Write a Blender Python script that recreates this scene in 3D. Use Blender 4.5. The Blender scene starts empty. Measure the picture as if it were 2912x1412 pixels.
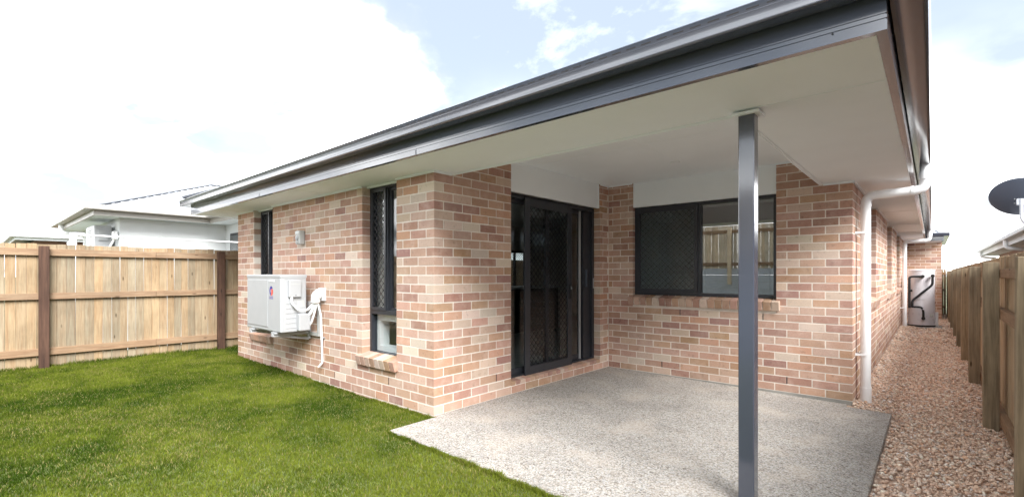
import bpy, math, random
import numpy as np
from mathutils import Vector, Matrix

random.seed(7)
RNG = np.random.default_rng(11)
scene = bpy.context.scene
COL = scene.collection
R = math.radians

# ------------------------------------------------------------------ camera
YAW = R(41.304)
cam_d = bpy.data.cameras.new('camera')
cam_d.sensor_fit = 'HORIZONTAL'
cam_d.sensor_width = 36.0
cam_d.lens = 1360.66 / 2912 * 36.0
cam_d.shift_y = 73.65 / 2912
cam_d.clip_start = 0.05
cam_d.clip_end = 2000
cam = bpy.data.objects.new('camera', cam_d)
cam.location = (0, 0, 1.292)
cam.rotation_euler = (R(90), 0, YAW)
COL.objects.link(cam)
scene.camera = cam

# ------------------------------------------------------------------ world: nishita sky with a broken cloud layer
SUN_EL, SUN_AZ = R(41), R(116)        # azimuth clockwise from +Y
world = bpy.data.worlds.new('World')
scene.world = world
world.use_nodes = True
wt = world.node_tree
wt.nodes.clear()
W = lambda t: wt.nodes.new(t)
out = W('ShaderNodeOutputWorld'); bg = W('ShaderNodeBackground')
sky = W('ShaderNodeTexSky'); sky.sky_type = 'NISHITA'; sky.sun_disc = False
sky.sun_elevation = SUN_EL; sky.sun_rotation = SUN_AZ
sky.air_density = 1.0; sky.dust_density = 1.5; sky.ozone_density = 1.0
tc = W('ShaderNodeTexCoord'); sep = W('ShaderNodeSeparateXYZ')
wt.links.new(tc.outputs['Generated'], sep.inputs[0])
addz = W('ShaderNodeMath'); addz.operation = 'ADD'; addz.inputs[1].default_value = 0.22
mxz = W('ShaderNodeMath'); mxz.operation = 'MAXIMUM'; mxz.inputs[1].default_value = 0.02
wt.links.new(sep.outputs[2], addz.inputs[0]); wt.links.new(addz.outputs[0], mxz.inputs[0])
dx = W('ShaderNodeMath'); dx.operation = 'DIVIDE'; dy = W('ShaderNodeMath'); dy.operation = 'DIVIDE'
wt.links.new(sep.outputs[0], dx.inputs[0]); wt.links.new(mxz.outputs[0], dx.inputs[1])
wt.links.new(sep.outputs[1], dy.inputs[0]); wt.links.new(mxz.outputs[0], dy.inputs[1])
comb = W('ShaderNodeCombineXYZ')
wt.links.new(dx.outputs[0], comb.inputs[0]); wt.links.new(dy.outputs[0], comb.inputs[1])
comb.inputs[2].default_value = 17.0
nz = W('ShaderNodeTexNoise'); nz.inputs['Scale'].default_value = 1.15; nz.inputs['Detail'].default_value = 10
nz.inputs['Roughness'].default_value = 0.6; nz.inputs['Distortion'].default_value = 0.35
wt.links.new(comb.outputs[0], nz.inputs['Vector'])
rmp = W('ShaderNodeValToRGB'); rmp.color_ramp.elements[0].position = 0.415; rmp.color_ramp.elements[1].position = 0.60
_e = rmp.color_ramp.elements.new(0.48); _e.color = (0.11, 0.11, 0.11, 1)
wt.links.new(nz.outputs['Fac'], rmp.inputs[0])
# cloud tone: white with faint grey undersides
nz2 = W('ShaderNodeTexNoise'); nz2.inputs['Scale'].default_value = 2.3; nz2.inputs['Detail'].default_value = 6
wt.links.new(comb.outputs[0], nz2.inputs['Vector'])
crm = W('ShaderNodeValToRGB'); crm.color_ramp.elements[0].position = 0.36; crm.color_ramp.elements[1].position = 0.55
crm.color_ramp.elements[0].color = (1.02, 1.08, 1.15, 1); crm.color_ramp.elements[1].color = (6.2, 6.25, 6.3, 1)
wt.links.new(nz2.outputs['Fac'], crm.inputs[0])
# clear sky brightened by thin high veil
veil = W('ShaderNodeMixRGB'); veil.blend_type = 'MIX'; veil.inputs[0].default_value = 0.93
veil.inputs[2].default_value = (0.70, 0.79, 0.90, 1)
wt.links.new(sky.outputs[0], veil.inputs[1])
mixc = W('ShaderNodeMixRGB')
hz = W('ShaderNodeMapRange'); hz.inputs[1].default_value = 0.06; hz.inputs[2].default_value = 0.42; hz.inputs[3].default_value = 1.0; hz.inputs[4].default_value = 0.0
wt.links.new(sep.outputs[2], hz.inputs[0])
mxm = W('ShaderNodeMath'); mxm.operation = 'MAXIMUM'; wt.links.new(rmp.outputs[0], mxm.inputs[0]); hp = W('ShaderNodeMath'); hp.operation = 'POWER'; hp.inputs[1].default_value = 2.0; wt.links.new(hz.outputs[0], hp.inputs[0])
mxm.operation = 'ADD'; mxm.use_clamp = True; wt.links.new(hp.outputs[0], mxm.inputs[1])
wt.links.new(mxm.outputs[0], mixc.inputs[0]); wt.links.new(veil.outputs[0], mixc.inputs[1]); wt.links.new(crm.outputs[0], mixc.inputs[2])
wt.links.new(mixc.outputs[0], bg.inputs[0]); bg.inputs[1].default_value = 0.15
wt.links.new(bg.outputs[0], out.inputs[0])

# ------------------------------------------------------------------ sun: veiled by cloud, wide and soft
sd = bpy.data.lights.new('sun', 'SUN'); sd.energy = 1.5; sd.angle = R(34); sd.color = (1.0, 0.99, 0.972)
sun = bpy.data.objects.new('sun', sd); COL.objects.link(sun)
sdir = Vector((math.sin(SUN_AZ) * math.cos(SUN_EL), math.cos(SUN_AZ) * math.cos(SUN_EL), math.sin(SUN_EL)))
sun.rotation_euler = sdir.to_track_quat('Z', 'Y').to_euler()
sun.location = sdir * 50

scene.view_settings.view_transform = 'Standard'
scene.view_settings.look = 'None'
scene.view_settings.exposure = 2.68
scene.view_settings.gamma = 1.0
scene.view_settings.use_curve_mapping = False
scene.render.engine = 'CYCLES'
scene.cycles.max_bounces = 10
scene.cycles.diffuse_bounces = 8
scene.cycles.transparent_max_bounces = 12

# ------------------------------------------------------------------ helpers
def lin(r, g, b):
    f = lambda c: (c / 255 / 12.92) if c / 255 <= 0.04045 else ((c / 255 + 0.055) / 1.055) ** 2.4
    return (f(r), f(g), f(b))

class NT:
    def __init__(s, name):
        s.m = bpy.data.materials.new(name); s.m.use_nodes = True
        s.t = s.m.node_tree; s.t.nodes.clear()
        s.out = s.n('ShaderNodeOutputMaterial'); s.b = s.n('ShaderNodeBsdfPrincipled')
        s.l(s.b.outputs[0], s.out.inputs[0])
    def n(s, t, **k):
        nd = s.t.nodes.new(t)
        for a, v in k.items(): setattr(nd, a, v)
        return nd
    def l(s, a, b): s.t.links.new(a, b)
    def noise(s, scale, detail=4, rough=0.55, vec=None, stretch=None):
        nd = s.n('ShaderNodeTexNoise'); nd.inputs['Scale'].default_value = scale
        nd.inputs['Detail'].default_value = detail; nd.inputs['Roughness'].default_value = rough
        if vec is None: vec = s.pos()
        if stretch:
            mp = s.n('ShaderNodeMapping'); mp.inputs['Scale'].default_value = stretch
            s.l(vec, mp.inputs[0]); vec = mp.outputs[0]
        s.l(vec, nd.inputs['Vector'])
        return nd.outputs['Fac']
    def pos(s):
        if not hasattr(s, '_p'): s._p = s.n('ShaderNodeNewGeometry').outputs['Position']
        return s._p
    def ramp(s, fac, stops):
        r = s.n('ShaderNodeValToRGB'); e = r.color_ramp.elements
        while len(e) < len(stops): e.new(0.5)
        for i, (p, c) in enumerate(stops):
            e[i].position = p
            e[i].color = (c, c, c, 1) if isinstance(c, (int, float)) else (c[0], c[1], c[2], 1)
        s.l(fac, r.inputs[0]); return r.outputs[0]
    def mix(s, fac, a, b, mode='MIX'):
        m = s.n('ShaderNodeMixRGB', blend_type=mode)
        for i, v in ((0, fac), (1, a), (2, b)):
            if isinstance(v, (int, float)): m.inputs[i].default_value = v if i == 0 else (v, v, v, 1)
            elif isinstance(v, tuple): m.inputs[i].default_value = (v[0], v[1], v[2], 1)
            else: s.l(v, m.inputs[i])
        return m.outputs[0]
    def bump(s, h, strength=0.3, dist=0.01):
        b = s.n('ShaderNodeBump'); b.inputs['Strength'].default_value = strength; b.inputs['Distance'].default_value = dist
        s.l(h, b.inputs['Height']); s.l(b.outputs[0], s.b.inputs['Normal'])
    def col(s, c):
        if isinstance(c, tuple): s.b.inputs['Base Color'].default_value = (c[0], c[1], c[2], 1)
        else: s.l(c, s.b.inputs['Base Color'])
    def set(s, **k):
        for a, v in k.items(): s.b.inputs[a.replace('_', ' ')].default_value = v
        return s

def plain(name, c, rough=0.6, var=0.12, scale=6.0, metal=0.0, spec=0.5, bump=0.0, bscale=80, rvar=0.06):
    t = NT(name)
    f = t.noise(scale, 5)
    t.col(t.mix(1.0, c, t.ramp(f, [(0.3, 1 - var), (0.7, 1 + var * 0.4)]), 'MULTIPLY'))
    t.set(Roughness=rough, Metallic=metal); t.b.inputs['Specular IOR Level'].default_value = spec
    rr = t.ramp(t.noise(scale * 3, 4), [(0.3, max(0.02, rough - rvar)), (0.7, min(1, rough + rvar * 1.3))])
    t.l(rr, t.b.inputs['Roughness'])
    if bump: t.bump(t.noise(bscale, 3), bump, 0.004)
    return t.m

def brick_mat(name, use_attr):
    t = NT(name)
    if use_attr:
        c = t.n('ShaderNodeAttribute', attribute_name='Col').outputs['Color']
    else:
        c = t.n('ShaderNodeObjectInfo').outputs['Color']
    sm = t.ramp(t.noise(9, 5, 0.62), [(0.48, 0.0), (0.78, 0.38)])
    c = t.mix(sm, c, lin(212, 190, 176))                       # pale sintered smears
    dk = t.ramp(t.noise(23, 4, 0.6), [(0.28, 0.74), (0.42, 1.0)])
    c = t.mix(1.0, c, dk, 'MULTIPLY')
    fine = t.ramp(t.noise(210, 2), [(0.3, 0.86), (0.7, 1.1)])
    c = t.mix(1.0, c, fine, 'MULTIPLY')
    bloom = t.ramp(t.noise(1.4, 5, 0.65), [(0.46, 0.0), (0.72, 0.16)])
    c = t.mix(bloom, c, lin(222, 206, 194))                    # lime bloom in large clouds
    t.col(c); t.set(Roughness=0.88); t.b.inputs['Specular IOR Level'].default_value = 0.25
    h = t.mix(0.5, t.noise(60, 4), t.noise(190, 3))
    t.bump(h, 0.45, 0.004)
    return t.m

def wood(name, axis, base, dark, rough=0.8, use_obj=True):
    t = NT(name)
    st = {'z': (34, 34, 2.2), 'y': (34, 2.2, 34), 'x': (2.2, 34, 34)}[axis]
    info = t.n('ShaderNodeObjectInfo')
    off = t.n('ShaderNodeVectorMath', operation='MULTIPLY_ADD')
    t.l(info.outputs['Random'], off.inputs[0]); off.inputs[1].default_value = (31, 17, 23); t.l(t.pos(), off.inputs[2])
    vec = off.outputs[0]
    g = t.noise(1.0, 5, 0.6, vec, st)
    g2 = t.noise(1.0, 3, 0.5, vec, tuple(v * 3.1 for v in st))
    c = t.mix(t.ramp(g, [(0.32, 0.0), (0.72, 1.0)]), base, dark)
    c = t.mix(1.0, c, t.ramp(g2, [(0.3, 0.86), (0.7, 1.08)]), 'MULTIPLY')
    kn = t.n('ShaderNodeTexVoronoi', feature='F1'); kn.inputs['Scale'].default_value = 1.0
    mp = t.n('ShaderNodeMapping'); mp.inputs['Scale'].default_value = {'z': (9, 9, 2.6), 'y': (9, 2.6, 9), 'x': (2.6, 9, 9)}[axis]
    t.l(vec, mp.inputs[0]); t.l(mp.outputs[0], kn.inputs['Vector'])
    k = t.ramp(kn.outputs['Distance'], [(0.05, 1.0), (0.11, 0.0)])
    c = t.mix(k, c, tuple(v * 0.42 for v in dark))
    if use_obj: c = t.mix(1.0, c, info.outputs['Color'], 'MULTIPLY')
    st_ = t.ramp(t.noise(2.4, 5, 0.6), [(0.35, 0.8), (0.6, 1.0)])
    c = t.mix(1.0, c, st_, 'MULTIPLY')
    t.col(c); t.set(Roughness=rough); t.b.inputs['Specular IOR Level'].default_value = 0.3
    t.bump(g, 0.35, 0.004)
    return t.m

def glass_mat(name, ior=1.5, tint=(0.95, 0.97, 0.97)):
    t = NT(name); t.t.nodes.remove(t.b)
    fr = t.n('ShaderNodeFresnel')
    bf = t.n('ShaderNodeMapRange'); bf.inputs[3].default_value = ior; bf.inputs[4].default_value = 1.0 / ior   # same reflectance on both faces of the thin pane
    t.l(t.n('ShaderNodeNewGeometry').outputs['Backfacing'], bf.inputs[0]); t.l(bf.outputs[0], fr.inputs['IOR'])
    tr = t.n('ShaderNodeBsdfTransparent'); tr.inputs[0].default_value = (*tint, 1)
    gl = t.n('ShaderNodeBsdfGlossy'); gl.inputs['Roughness'].default_value = 0.004
    mx = t.n('ShaderNodeMixShader')
    t.l(fr.outputs[0], mx.inputs[0]); t.l(tr.outputs[0], mx.inputs[1]); t.l(gl.outputs[0], mx.inputs[2])
    t.l(mx.outputs[0], t.out.inputs[0])
    return t.m

M = {}
M['brick'] = brick_mat('brick', False)
M['brick_run'] = brick_mat('brick_run', True)
M['mortar'] = plain('mortar', lin(222, 213, 202), 0.95, 0.14, 9, bump=0.5, bscale=150)
M['steel'] = plain('steel_paint', (0.058, 0.067, 0.092), 0.16, 0.03, 1.5, spec=0.9, rvar=0.01)
M['steel'].node_tree.nodes['Principled BSDF'].inputs['Coat Weight'].default_value = 0.55
M['steel'].node_tree.nodes['Principled BSDF'].inputs['Coat IOR'].default_value = 1.55
M['steel'].node_tree.nodes['Principled BSDF'].inputs['Coat Roughness'].default_value = 0.08
M['steel_dark'] = plain('steel_roof', (0.07, 0.075, 0.088), 0.45, 0.08, 3)
M['slot'] = plain('slot_dark', (0.012, 0.012, 0.014), 0.8, 0.1)
M['soffit'] = plain('soffit_paint', lin(240, 246, 250), 0.7, 0.035, 1.6)
M['alu'] = plain('powder_coat', (0.030, 0.033, 0.041), 0.38, 0.06, 4, spec=0.45)
M['grille'] = plain('grille_paint', (0.011, 0.012, 0.015), 0.45, 0.06, 4)
M['glass'] = glass_mat('window_glass')
M['glass_door'] = glass_mat('door_glass', 1.52, (0.80, 0.84, 0.85))
M['glass_coat'] = glass_mat('coated_glass', 3.4, (0.5, 0.54, 0.54))
M['glass_dim'] = glass_mat('tinted_glass', 1.52, (0.60, 0.65, 0.66))
M['pvc'] = plain('pvc_white', lin(238, 239, 240), 0.42, 0.05, 5)
M['ac'] = plain('enamel_white', lin(166, 168, 170), 0.38, 0.03, 3)
M['ac_grey'] = plain('enamel_grey', lin(176, 178, 176), 0.5, 0.05, 3)
M['black'] = plain('black_plastic', (0.012, 0.012, 0.013), 0.5, 0.1, 6)
M['foam'] = plain('foam_lagging', (0.016, 0.016, 0.018), 0.75, 0.15, 20)
M['blue'] = plain('ink_blue', lin(44, 44, 132), 0.5, 0.03)
M['red'] = plain('ink_red', lin(226, 74, 52), 0.5, 0.03)
M['tank'] = plain('tank_steel', lin(216, 212, 216), 0.3, 0.05, 3, metal=0.05)
M['concrete'] = plain('concrete', lin(150, 148, 142), 0.9, 0.2, 7, bump=0.3)
M['inner'] = plain('plaster', lin(230, 229, 226), 0.8, 0.03)
M['tile'] = plain('floor_tile', lin(190, 190, 188), 0.35, 0.1, 2)
M['blind'] = plain('blind_cloth', lin(70, 68, 66), 0.9, 0.08, 30)
M['bench'] = plain('bench_laminate', lin(200, 200, 198), 0.4, 0.04)
M['cabinet'] = plain('cabinet_dark', lin(70, 68, 66), 0.5, 0.08)
M['white_wall'] = plain('white_render', lin(214, 217, 218), 0.75, 0.04, 2)
M['white_roof'] = plain('white_roof', lin(168, 171, 176), 0.6, 0.03, 2)
M['pale_trim'] = plain('pale_trim', lin(176, 172, 166), 0.4, 0.05, 2)
M['nb_brick'] = plain('neighbour_brick', lin(140, 108, 92), 0.9, 0.2, 7)
M['dish'] = plain('dish_paint', lin(74, 80, 92), 0.5, 0.05, 4)
M['galv'] = plain('galvanised', lin(190, 192, 196), 0.4, 0.08, 20, metal=0.5)
M['pine'] = wood('pine_paling', 'z', lin(164, 148, 122), lin(146, 121, 94))
M['pine_rail'] = wood('pine_rail', 'y', lin(158, 134, 108), lin(136, 106, 82))
M['pine_rail_x'] = wood('pine_rail_cross', 'x', lin(158, 134, 108), lin(136, 106, 82))
M['post_red'] = wood('hardwood_post', 'z', lin(96, 70, 56), lin(58, 40, 33))
M['post_green'] = wood('treated_post', 'z', lin(172, 155, 128), lin(128, 112, 90))
M['pine_back'] = wood('pine_paling_back', 'z', lin(228, 214, 190), lin(206, 184, 150))
M['sleeper'] = plain('concrete_sleeper', lin(196, 202, 210), 0.85, 0.12, 5, bump=0.3)

def slab_mat():
    t = NT('exposed_aggregate')
    v = t.n('ShaderNodeTexVoronoi', feature='F1'); v.inputs['Scale'].default_value = 75
    t.l(t.pos(), v.inputs['Vector'])
    v2 = t.n('ShaderNodeTexVoronoi', feature='F1'); v2.inputs['Scale'].default_value = 130
    t.l(t.pos(), v2.inputs['Vector'])
    sp = t.n('ShaderNodeSeparateColor'); t.l(v.outputs['Color'], sp.inputs[0])
    st = t.ramp(sp.outputs[0], [(0.0, lin(116, 106, 98)), (0.12, lin(172, 160, 148)), (0.3, lin(190, 187, 183)),
                               (0.55, lin(208, 206, 203)), (0.8, lin(176, 172, 168)), (1.0, lin(222, 218, 210))])
    sp2 = t.n('ShaderNodeSeparateColor'); t.l(v2.outputs['Color'], sp2.inputs[0])
    pick = t.ramp(sp2.outputs[1], [(0.5, 0.0), (0.56, 1.0)])
    small = t.ramp(sp2.outputs[0], [(0.0, lin(106, 98, 92)), (0.2, lin(176, 166, 154)), (1.0, lin(212, 207, 198))])
    c = t.mix(pick, st, small)
    gap = t.ramp(v.outputs['Distance'], [(0.45, 1.0), (0.75, 0.66)])
    c = t.mix(1.0, c, gap, 'MULTIPLY')
    big = t.ramp(t.noise(1.3, 5, 0.6), [(0.3, 0.62), (0.7, 0.80)])
    c = t.mix(1.0, c, big, 'MULTIPLY')
    dmp = t.ramp(t.noise(0.8, 6, 0.62), [(0.52, 1.0), (0.68, 0.84)])
    c = t.mix(1.0, c, dmp, 'MULTIPLY')
    stn = t.ramp(t.noise(2.2, 3, 0.5), [(0.52, 0.0), (0.72, 0.4)])
    c = t.mix(stn, c, lin(188, 176, 164))
    t.col(c); t.set(Roughness=0.82)
    inv = t.n('ShaderNodeMath', operation='SUBTRACT'); inv.inputs[0].default_value = 1.0; t.l(v.outputs['Distance'], inv.inputs[1])
    t.bump(inv.outputs[0], 0.5, 0.004)
    return t.m
M['slab'] = slab_mat()

def soil_mat():
    t = NT('lawn_soil')
    c = t.ramp(t.noise(30, 5), [(0.3, (0.07, 0.09, 0.022)), (0.7, (0.14, 0.165, 0.04))])
    t.col(c); t.set(Roughness=1.0); t.bump(t.noise(60, 4), 0.6, 0.02)
    return t.m
M['soil'] = soil_mat()

def attr_mat(name, rough, translucent=0.0, fine=0.0):
    t = NT(name)
    c = t.n('ShaderNodeAttribute', attribute_name='Col').outputs['Color']
    if fine: c = t.mix(1.0, c, t.ramp(t.noise(70, 3), [(0.3, 1 - fine), (0.7, 1 + fine * 0.5)]), 'MULTIPLY')
    t.col(c); t.set(Roughness=rough); t.b.inputs['Specular IOR Level'].default_value = 0.25
    if translucent:
        tr = t.n('ShaderNodeBsdfTranslucent'); t.l(c, tr.inputs[0])
        mx = t.n('ShaderNodeMixShader'); mx.inputs[0].default_value = translucent
        t.l(t.b.outputs[0], mx.inputs[1]); t.l(tr.outputs[0], mx.inputs[2]); t.l(mx.outputs[0], t.out.inputs[0])
    return t.m
M['grass'] = attr_mat('grass_blade', 0.85, 0.35)
M['grass'].node_tree.nodes['Principled BSDF'].inputs['Specular IOR Level'].default_value = 0.08
M['gravel'] = attr_mat('river_gravel', 0.75, 0.0, 0.25)
M['gravel_bed'] = plain('gravel_bed', lin(196, 170, 150), 1.0, 0.4, 60, bump=0.8, bscale=60)
M['earth'] = plain('earth', (0.10, 0.105, 0.05), 1.0, 0.4, 0.7)

# ---- geometry collector
class MB:
    def __init__(s): s.v = []; s.f = []
    def poly(s, vs, fs):
        o = len(s.v); s.v += [tuple(p) for p in vs]; s.f += [tuple(i + o for i in f) for f in fs]; return s
    def box(s, x0, x1, y0, y1, z0, z1):
        x0, x1 = sorted((x0, x1)); y0, y1 = sorted((y0, y1)); z0, z1 = sorted((z0, z1))
        return s.poly([(x0, y0, z0), (x1, y0, z0), (x1, y1, z0), (x0, y1, z0), (x0, y0, z1), (x1, y0, z1), (x1, y1, z1), (x0, y1, z1)],
                      [(0, 3, 2, 1), (4, 5, 6, 7), (0, 1, 5, 4), (1, 2, 6, 5), (2, 3, 7, 6), (3, 0, 4, 7)])
    def cbox(s, x0, x1, y0, y1, z0, z1, c=0.003, jit=0.0):
        vs, fs = chamfer(x1 - x0, y1 - y0, z1 - z0, c, jit)
        m = ((x0 + x1) / 2, (y0 + y1) / 2, (z0 + z1) / 2)
        return s.poly([(a + m[0], b + m[1], d + m[2]) for a, b, d in vs], fs)
    def bar(s, p, q, w, t, up=(0, 0, 1)):
        p, q = Vector(p), Vector(q); d = (q - p).normalized(); u = Vector(up); sd = d.cross(u)
        if sd.length < 1e-4: sd = d.cross(Vector((1, 0, 0)))
        sd.normalize(); u = sd.cross(d).normalized(); a, b = sd * w / 2, u * t / 2
        vs = [p - a - b, p + a - b, p + a + b, p - a + b, q - a - b, q + a - b, q + a + b, q - a + b]
        return s.poly(vs, [(0, 1, 2, 3), (7, 6, 5, 4), (0, 4, 5, 1), (1, 5, 6, 2), (2, 6, 7, 3), (3, 7, 4, 0)])
    def tube(s, pts, r, n=12, cap=True):
        pts = [Vector(p) for p in pts]; rs = r if isinstance(r, (list, tuple)) else [r] * len(pts)
        t0 = (pts[1] - pts[0]).normalized(); a = Vector((0, 0, 1)) if abs(t0.z) < 0.9 else Vector((1, 0, 0))
        nrm = t0.cross(a).normalized(); rings = []
        for i, p in enumerate(pts):
            if i == 0: t = t0
            elif i == len(pts) - 1: t = (pts[i] - pts[i - 1]).normalized()
            else: t = ((pts[i] - pts[i - 1]).normalized() + (pts[i + 1] - pts[i]).normalized()).normalized()
            nrm = (nrm - t * nrm.dot(t)).normalized(); bn = t.cross(nrm)
            rings.append([p + (nrm * math.cos(k * 2 * math.pi / n) + bn * math.sin(k * 2 * math.pi / n)) * rs[i] for k in range(n)])
        vs = [v for rg in rings for v in rg]; fs = []
        for i in range(len(pts) - 1):
            for k in range(n):
                a0, a1 = i * n + k, i * n + (k + 1) % n
                fs.append((a0, a1, a1 + n, a0 + n))
        if cap: fs.append(tuple(reversed(range(n)))); fs.append(tuple(range((len(pts) - 1) * n, len(pts) * n)))
        return s.poly(vs, fs)
    def lathe(s, prof, c, n=24):
        vs = []; fs = []
        for r, z in prof:
            vs += [(c[0] + r * math.cos(k * 2 * math.pi / n), c[1] + r * math.sin(k * 2 * math.pi / n), c[2] + z) for k in range(n)]
        for i in range(len(prof) - 1):
            for k in range(n): fs.append((i * n + k, i * n + (k + 1) % n, (i + 1) * n + (k + 1) % n, (i + 1) * n + k))
        return s.poly(vs, fs)
    def sweep(s, path, prof):
        """profile (outward, z) swept along a plan path; outward is to the right of travel; mitred corners"""
        P = [Vector((p[0], p[1])) for p in path]; rings = []
        for i, p in enumerate(P):
            def nrm(a, b):
                d = (b - a).normalized(); return Vector((d.y, -d.x))
            if i == 0: o = nrm(P[0], P[1])
            elif i == len(P) - 1: o = nrm(P[-2], P[-1])
            else:
                n1, n2 = nrm(P[i - 1], p), nrm(p, P[i + 1]); o = (n1 + n2) / (1 + n1.dot(n2))
            rings.append([(p.x + o.x * a, p.y + o.y * a, z) for a, z in prof])
        n = len(prof); vs = [v for r_ in rings for v in r_]; fs = []
        for i in range(len(P) - 1):
            for k in range(n):
                a0, a1 = i * n + k, i * n + (k + 1) % n
                fs.append((a0, a1, a1 + n, a0 + n))
        fs.append(tuple(reversed(range(n)))); fs.append(tuple(range((len(P) - 1) * n, len(P) * n)))
        return s.poly(vs, fs)
    def build(s, name, mat, parent=None, smooth=False, bevel=0.0):
        me = bpy.data.meshes.new(name); me.from_pydata(s.v, [], s.f); me.validate(); me.update()
        fix_normals(me)
        o = bpy.data.objects.new(name, me); COL.objects.link(o)
        me.materials.append(M[mat] if isinstance(mat, str) else mat)
        if smooth:
            me.polygons.foreach_set('use_smooth', [True] * len(me.polygons))
            md = o.modifiers.new('edges', 'EDGE_SPLIT'); md.split_angle = R(40)
        if bevel:
            md = o.modifiers.new('bevel', 'BEVEL'); md.width = bevel; md.segments = 2; md.limit_method = 'ANGLE'; md.angle_limit = R(40)
        if parent: o.parent = parent
        return o

def split_boxes(m, name, mat, parent, per=8):
    for i in range(0, len(m.v), per):
        q = MB(); q.v = m.v[i:i + per]; q.f = [tuple(k - i for k in f) for f in m.f if i <= f[0] < i + per]
        q.build(name, mat, parent)

def fix_normals(me):
    import bmesh
    b = bmesh.new(); b.from_mesh(me); bmesh.ops.recalc_face_normals(b, faces=b.faces); b.to_mesh(me); b.free()

def chamfer(w, d, h, c, jit=0.0):
    hs = (w / 2, d / 2, h / 2); vs = []; idx = {}
    for sx in (-1, 1):
        for sy in (-1, 1):
            for sz in (-1, 1):
                sg = (sx, sy, sz)
                for ax in range(3):
                    idx[(sg, ax)] = len(vs)
                    vs.append(tuple(sg[k] * (hs[k] - (0 if k == ax else c)) + (random.uniform(-jit, jit) if jit else 0) for k in range(3)))
    fs = []
    for ax in range(3):
        a, b = [k for k in range(3) if k != ax]
        for sgn in (-1, 1):
            q = []
            for (u, v) in ((-1, -1), (1, -1), (1, 1), (-1, 1)):
                sg = [0, 0, 0]; sg[ax] = sgn; sg[a] = u; sg[b] = v; q.append(idx[(tuple(sg), ax)])
            fs.append(q)
        for u in (-1, 1):
            for v in (-1, 1):
                s0 = [0, 0, 0]; s0[a] = u; s0[b] = v; s0[ax] = -1; s1 = list(s0); s1[ax] = 1
                fs.append([idx[(tuple(s0), a)], idx[(tuple(s1), a)], idx[(tuple(s1), b)], idx[(tuple(s0), b)]])
    for sx in (-1, 1):
        for sy in (-1, 1):
            for sz in (-1, 1): fs.append([idx[((sx, sy, sz), k)] for k in range(3)])
    res = []
    for f in fs:
        p = [Vector(vs[i]) for i in f]; n = (p[1] - p[0]).cross(p[2] - p[0]); ctr = sum(p, Vector()) / len(p)
        res.append(tuple(f) if n.dot(ctr) > 0 else tuple(reversed(f)))
    return vs, res

def thing(name, label, cat, loc=(0, 0, 0), group=None):
    o = bpy.data.objects.new(name, None); COL.objects.link(o); o.empty_display_size = 0.2
    o['label'] = label; o['category'] = cat
    if group: o['group'] = group
    return o
def tag(o, label, cat, group=None):
    o['label'] = label; o['category'] = cat
    if group: o['group'] = group
    return o
def kind(o, k, label=None):
    o['kind'] = k
    if label: o['label'] = label
    return o

def big_mesh(name, V, F, cols, mat):
    """numpy verts (n,3), tri faces (m,3), per-vertex colours (n,3)"""
    me = bpy.data.meshes.new(name)
    me.vertices.add(len(V)); me.vertices.foreach_set('co', V.astype(np.float32).ravel())
    me.loops.add(F.size); me.loops.foreach_set('vertex_index', F.astype(np.int32).ravel())
    me.polygons.add(len(F)); me.polygons.foreach_set('loop_start', np.arange(0, F.size, F.shape[1], dtype=np.int32))
    me.update(calc_edges=True)
    me.polygons.foreach_set('use_smooth', [False] * len(F))
    a = me.color_attributes.new('Col', 'FLOAT_COLOR', 'POINT')
    a.data.foreach_set('color', np.concatenate([cols, np.ones((len(cols), 1))], 1).astype(np.float32).ravel())
    me.materials.append(mat)
    o = bpy.data.objects.new(name, me); COL.objects.link(o)
    return o

CS, SN = math.cos(YAW), math.sin(YAW)
def apparent(X, Y, Z):
    """rough picture size test, only used to decide which pieces are large enough to be singles"""
    d = -X * SN + Y * CS
    if d < 0.3: return None
    return 1456 + 1360.66 * (X * CS + Y * SN) / d, 779.65 - 1360.66 * (Z - 1.292) / d

# ------------------------------------------------------------------ measurements of the place (metres)
XC, YC = -3.433, 2.823        # patio-side corner of the rear wall
YI = 5.970                    # wall at the back of the patio
XR, XL = -0.612, -8.244       # side walls
YW, XW = 18.7, 0.205          # far wing
ZS = 2.245                    # soffit
ZC = 2.53                     # patio ceiling
YF, XF, XFL = 2.36, -0.132, -8.93   # fascia faces
FLOOR = 0.13
C = 0.086                     # brick course

# ------------------------------------------------------------------ ground
g = MB().box(-400, 400, -400, 400, -0.6, -0.16).build('ground', 'earth'); kind(g, 'structure')
# lawn sheet, gently uneven and rising to the left fence
def lawn_z(x, y):
    return (-0.035 + 0.03 * np.clip((-x - 6) / 3, 0, 1) + 0.008 * np.sin(x * 1.7 + y) * np.cos(y * 2.1 - x * 0.6)
            - 0.02 * np.clip((x + 3) / 2.5, 0, 1))
def grid(x0, x1, y0, y1, nx, ny, zf, name, mat):
    xs = np.linspace(x0, x1, nx); ys = np.linspace(y0, y1, ny); m = MB()
    m.v = [(x, y, float(zf(x, y))) for y in ys for x in xs]
    m.f = [(j * nx + i, j * nx + i + 1, (j + 1) * nx + i + 1, (j + 1) * nx + i) for j in range(ny - 1) for i in range(nx - 1)]
    return m.build(name, mat, smooth=False)
lw = grid(-9.6, -0.29, -2.45, 2.9, 40, 24, lawn_z, 'lawn', 'soil'); kind(lw, 'structure')
lw2 = grid(-9.6, -8.2, 2.9, 24, 6, 30, lawn_z, 'lawn', 'soil'); kind(lw2, 'structure')
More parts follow.
